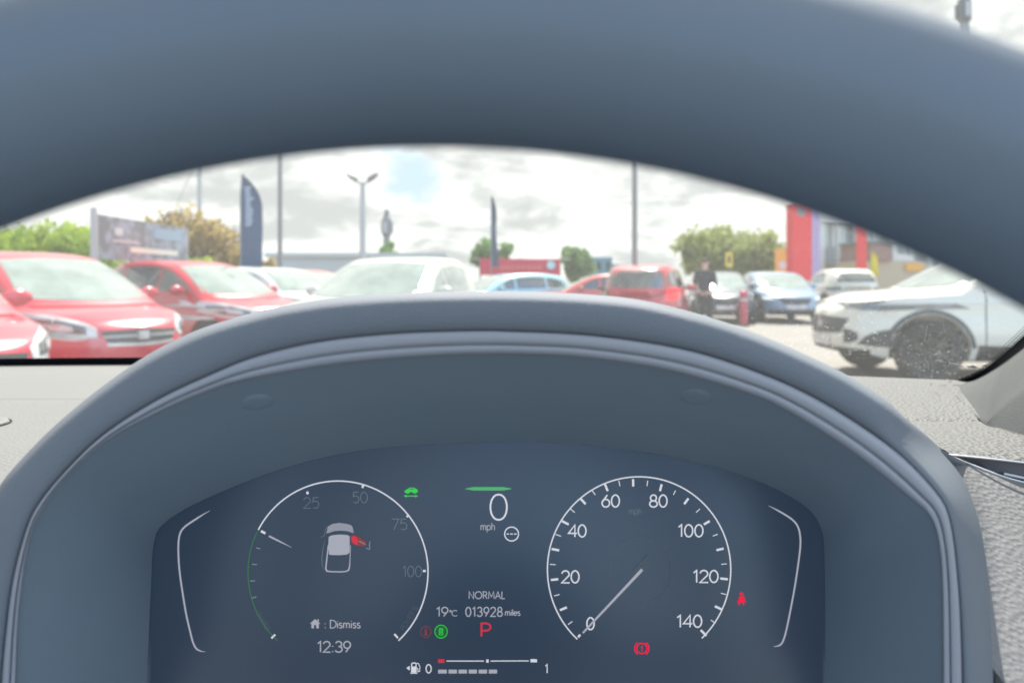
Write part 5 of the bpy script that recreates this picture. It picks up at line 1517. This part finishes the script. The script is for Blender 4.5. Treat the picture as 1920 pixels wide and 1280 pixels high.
t5 = empty('bollard', (XZ(1394, 0, 20)[0], 20, 0)); tag(t5, 'red bollard standing in front of the blue car', 'bollard')
b = MB(); b.tube([(0, 0, 0), (0, 0, 0.85), (0, 0, 0.93), (0, 0, 0.96)], [0.11, 0.11, 0.09, 0.03], 16); obj('post', b.mesh('post'), mat('bollard_red', (0.42, 0.03, 0.06), 0.5), t5)
b = MB(); b.tube([(0, 0, 0.66), (0, 0, 0.74)], 0.113, 16); obj('band', b.mesh('band'), M['pole_light'], t5)
b = MB(); b.tube([(0, 0, 0), (0, 0, 0.04)], 0.19, 16); obj('foot', b.mesh('foot'), M['black'], t5)


# the person standing by the dark car


def skin_mesh(name, joints, edges, m, parent, root=0, sub=2):
    bm = bmesh.new(); sl = bm.verts.layers.skin.verify(); vs = []
    for j in joints:
        v = bm.verts.new(j[:3]); v[sl].radius = j[3:5]; vs.append(v)
    vs[root][sl].use_root = True
    for a, b_ in edges: bm.edges.new((vs[a], vs[b_]))
    me = bpy.data.meshes.new(name); bm.to_mesh(me); bm.free(); me.materials.append(m)
    o = obj(name, me, None, parent)
    md = o.modifiers.new('skin', 'SKIN'); md.use_smooth_shade = True
    s2 = o.modifiers.new('sub', 'SUBSURF'); s2.levels = sub; s2.render_levels = sub
    return o


pe = empty('person', (XZ(1322, 0, 18)[0], 18.0, 0), R(150)); tag(pe, 'person in a dark jacket and trousers standing by the navy car', 'person')
M['skin'] = mat('skin', (0.50, 0.32, 0.25), 0.6); M['jacket'] = mat('jacket', (0.022, 0.030, 0.045), 0.85, 0.2, vary=0.2); M['trouser'] = mat('trousers', (0.018, 0.022, 0.030), 0.85, 0.2, vary=0.2); M['hair'] = mat('hair', (0.03, 0.022, 0.018), 0.7)
J = [(0, 0, 0.96, .13, .10), (0, 0.01, 1.14, .12, .09), (0, 0.01, 1.36, .15, .10), (0, 0.02, 1.48, .055, .055), (0, -0.005, 1.56, .068, .075), (0, -0.015, 1.64, .080, .095), (0, 0.0, 1.71, .062, .075),
     (.19, 0.02, 1.42, .052, .052), (.24, 0.03, 1.16, .042, .042), (.23, -0.05, 0.93, .032, .030), (-.19, 0.02, 1.42, .052, .052), (-.24, 0.03, 1.16, .042, .042), (-.23, -0.05, 0.93, .032, .030),
     (.10, 0, 0.86, .085, .085), (.11, -0.01, 0.50, .060, .060), (.12, 0.02, 0.10, .042, .042), (.13, -0.12, 0.035, .038, .028), (-.10, 0, 0.86, .085, .085), (-.11, -0.01, 0.50, .060, .060), (-.12, 0.02, 0.10, .042, .042), (-.13, -0.12, 0.035, .038, .028),
     (.228, -0.075, 0.86, .034, .018), (-.228, -0.075, 0.86, .034, .018)]
Ed = [(0, 1), (1, 2), (2, 3), (3, 4), (4, 5), (5, 6), (2, 7), (7, 8), (8, 9), (2, 10), (10, 11), (11, 12), (0, 13), (13, 14), (14, 15), (15, 16), (0, 17), (17, 18), (18, 19), (19, 20), (9, 21), (12, 22)]
for s_, root in ((1, 21), (-1, 22)):
    for k, (dy, ln) in enumerate(((-0.030, 0.075), (-0.010, 0.085), (0.010, 0.080), (0.028, 0.062))):
        i0 = len(J); b0 = J[root]
        J += [(b0[0], b0[1] + dy - 0.005, b0[2] - 0.03, .010, .010), (b0[0] - s_ * 0.006, b0[1] + dy - 0.016, b0[2] - 0.03 - ln * 0.5, .009, .009), (b0[0] - s_ * 0.018, b0[1] + dy - 0.018, b0[2] - 0.03 - ln * 0.95, .007, .007)]
        Ed += [(root, i0), (i0, i0 + 1), (i0 + 1, i0 + 2)]
    i0 = len(J); b0 = J[root]
    J += [(b0[0] - s_ * 0.01, b0[1] - 0.05, b0[2] + 0.01, .012, .012), (b0[0] - s_ * 0.02, b0[1] - 0.065, b0[2] - 0.035, .009, .009)]; Ed += [(root, i0), (i0, i0 + 1)]
skin_mesh('body', J, Ed, M['skin'], pe)
JJ = [(0, 0.005, 0.90, .19, .14), (0, 0.01, 1.14, .18, .135), (0, 0.01, 1.34, .20, .14), (0, 0.02, 1.47, .085, .08), (.20, 0.02, 1.41, .075, .075), (.25, 0.03, 1.16, .063, .063), (.235, -0.045, 0.95, .046, .046), (-.20, 0.02, 1.41, .075, .075), (-.25, 0.03, 1.16, .063, .063), (-.235, -0.045, 0.95, .046, .046)]
skin_mesh('jacket', JJ, [(0, 1), (1, 2), (2, 3), (2, 4), (4, 5), (5, 6), (2, 7), (7, 8), (8, 9)], M['jacket'], pe)
JT = [(0, 0, 0.96, .16, .125), (.10, 0, 0.84, .105, .105), (.11, -0.01, 0.50, .080, .080), (.12, 0.02, 0.10, .068, .068), (-.10, 0, 0.84, .105, .105), (-.11, -0.01, 0.50, .080, .080), (-.12, 0.02, 0.10, .068, .068)]
skin_mesh('trousers', JT, [(0, 1), (1, 2), (2, 3), (0, 4), (4, 5), (5, 6)], M['trouser'], pe)
for s_ in (1, -1): skin_mesh('shoe', [(.12 * s_, 0.04, 0.06, .055, .055), (.125 * s_, -0.06, 0.045, .05, .045), (.13 * s_, -0.16, 0.035, .042, .032)], [(0, 1), (1, 2)], M['black'], pe)
skin_mesh('hair', [(0, 0.035, 1.63, .078, .07), (0, 0.025, 1.70, .085, .085), (0, -0.02, 1.75, .07, .055)], [(0, 1), (1, 2)], M['hair'], pe)
b = MB(); b.tube([(0, -0.095, 1.655), (0, -0.122, 1.615)], [.010, .016], 8); obj('nose', b.mesh('nose'), M['skin'], pe)
for s_ in (1, -1):
    b = MB(); b.tube([(s_ * .033, -0.092, 1.655), (s_ * .033, -0.104, 1.655)], [.013, .008], 10); obj('eye', b.mesh('eye'), M['black'], pe)
    b = MB(); b.tube([(s_ * .082, 0.0, 1.67), (s_ * .092, 0.005, 1.64), (s_ * .084, 0.0, 1.61)], [.010, .014, .009], 8); obj('ear', b.mesh('ear'), M['skin'], pe)
b = MB(); b.tube([(-.026, -0.088, 1.585), (0, -0.098, 1.582), (.026, -0.088, 1.585)], .006, 8); obj('mouth', b.mesh('mouth'), mat('lips', (0.36, 0.16, 0.14), 0.6), pe)
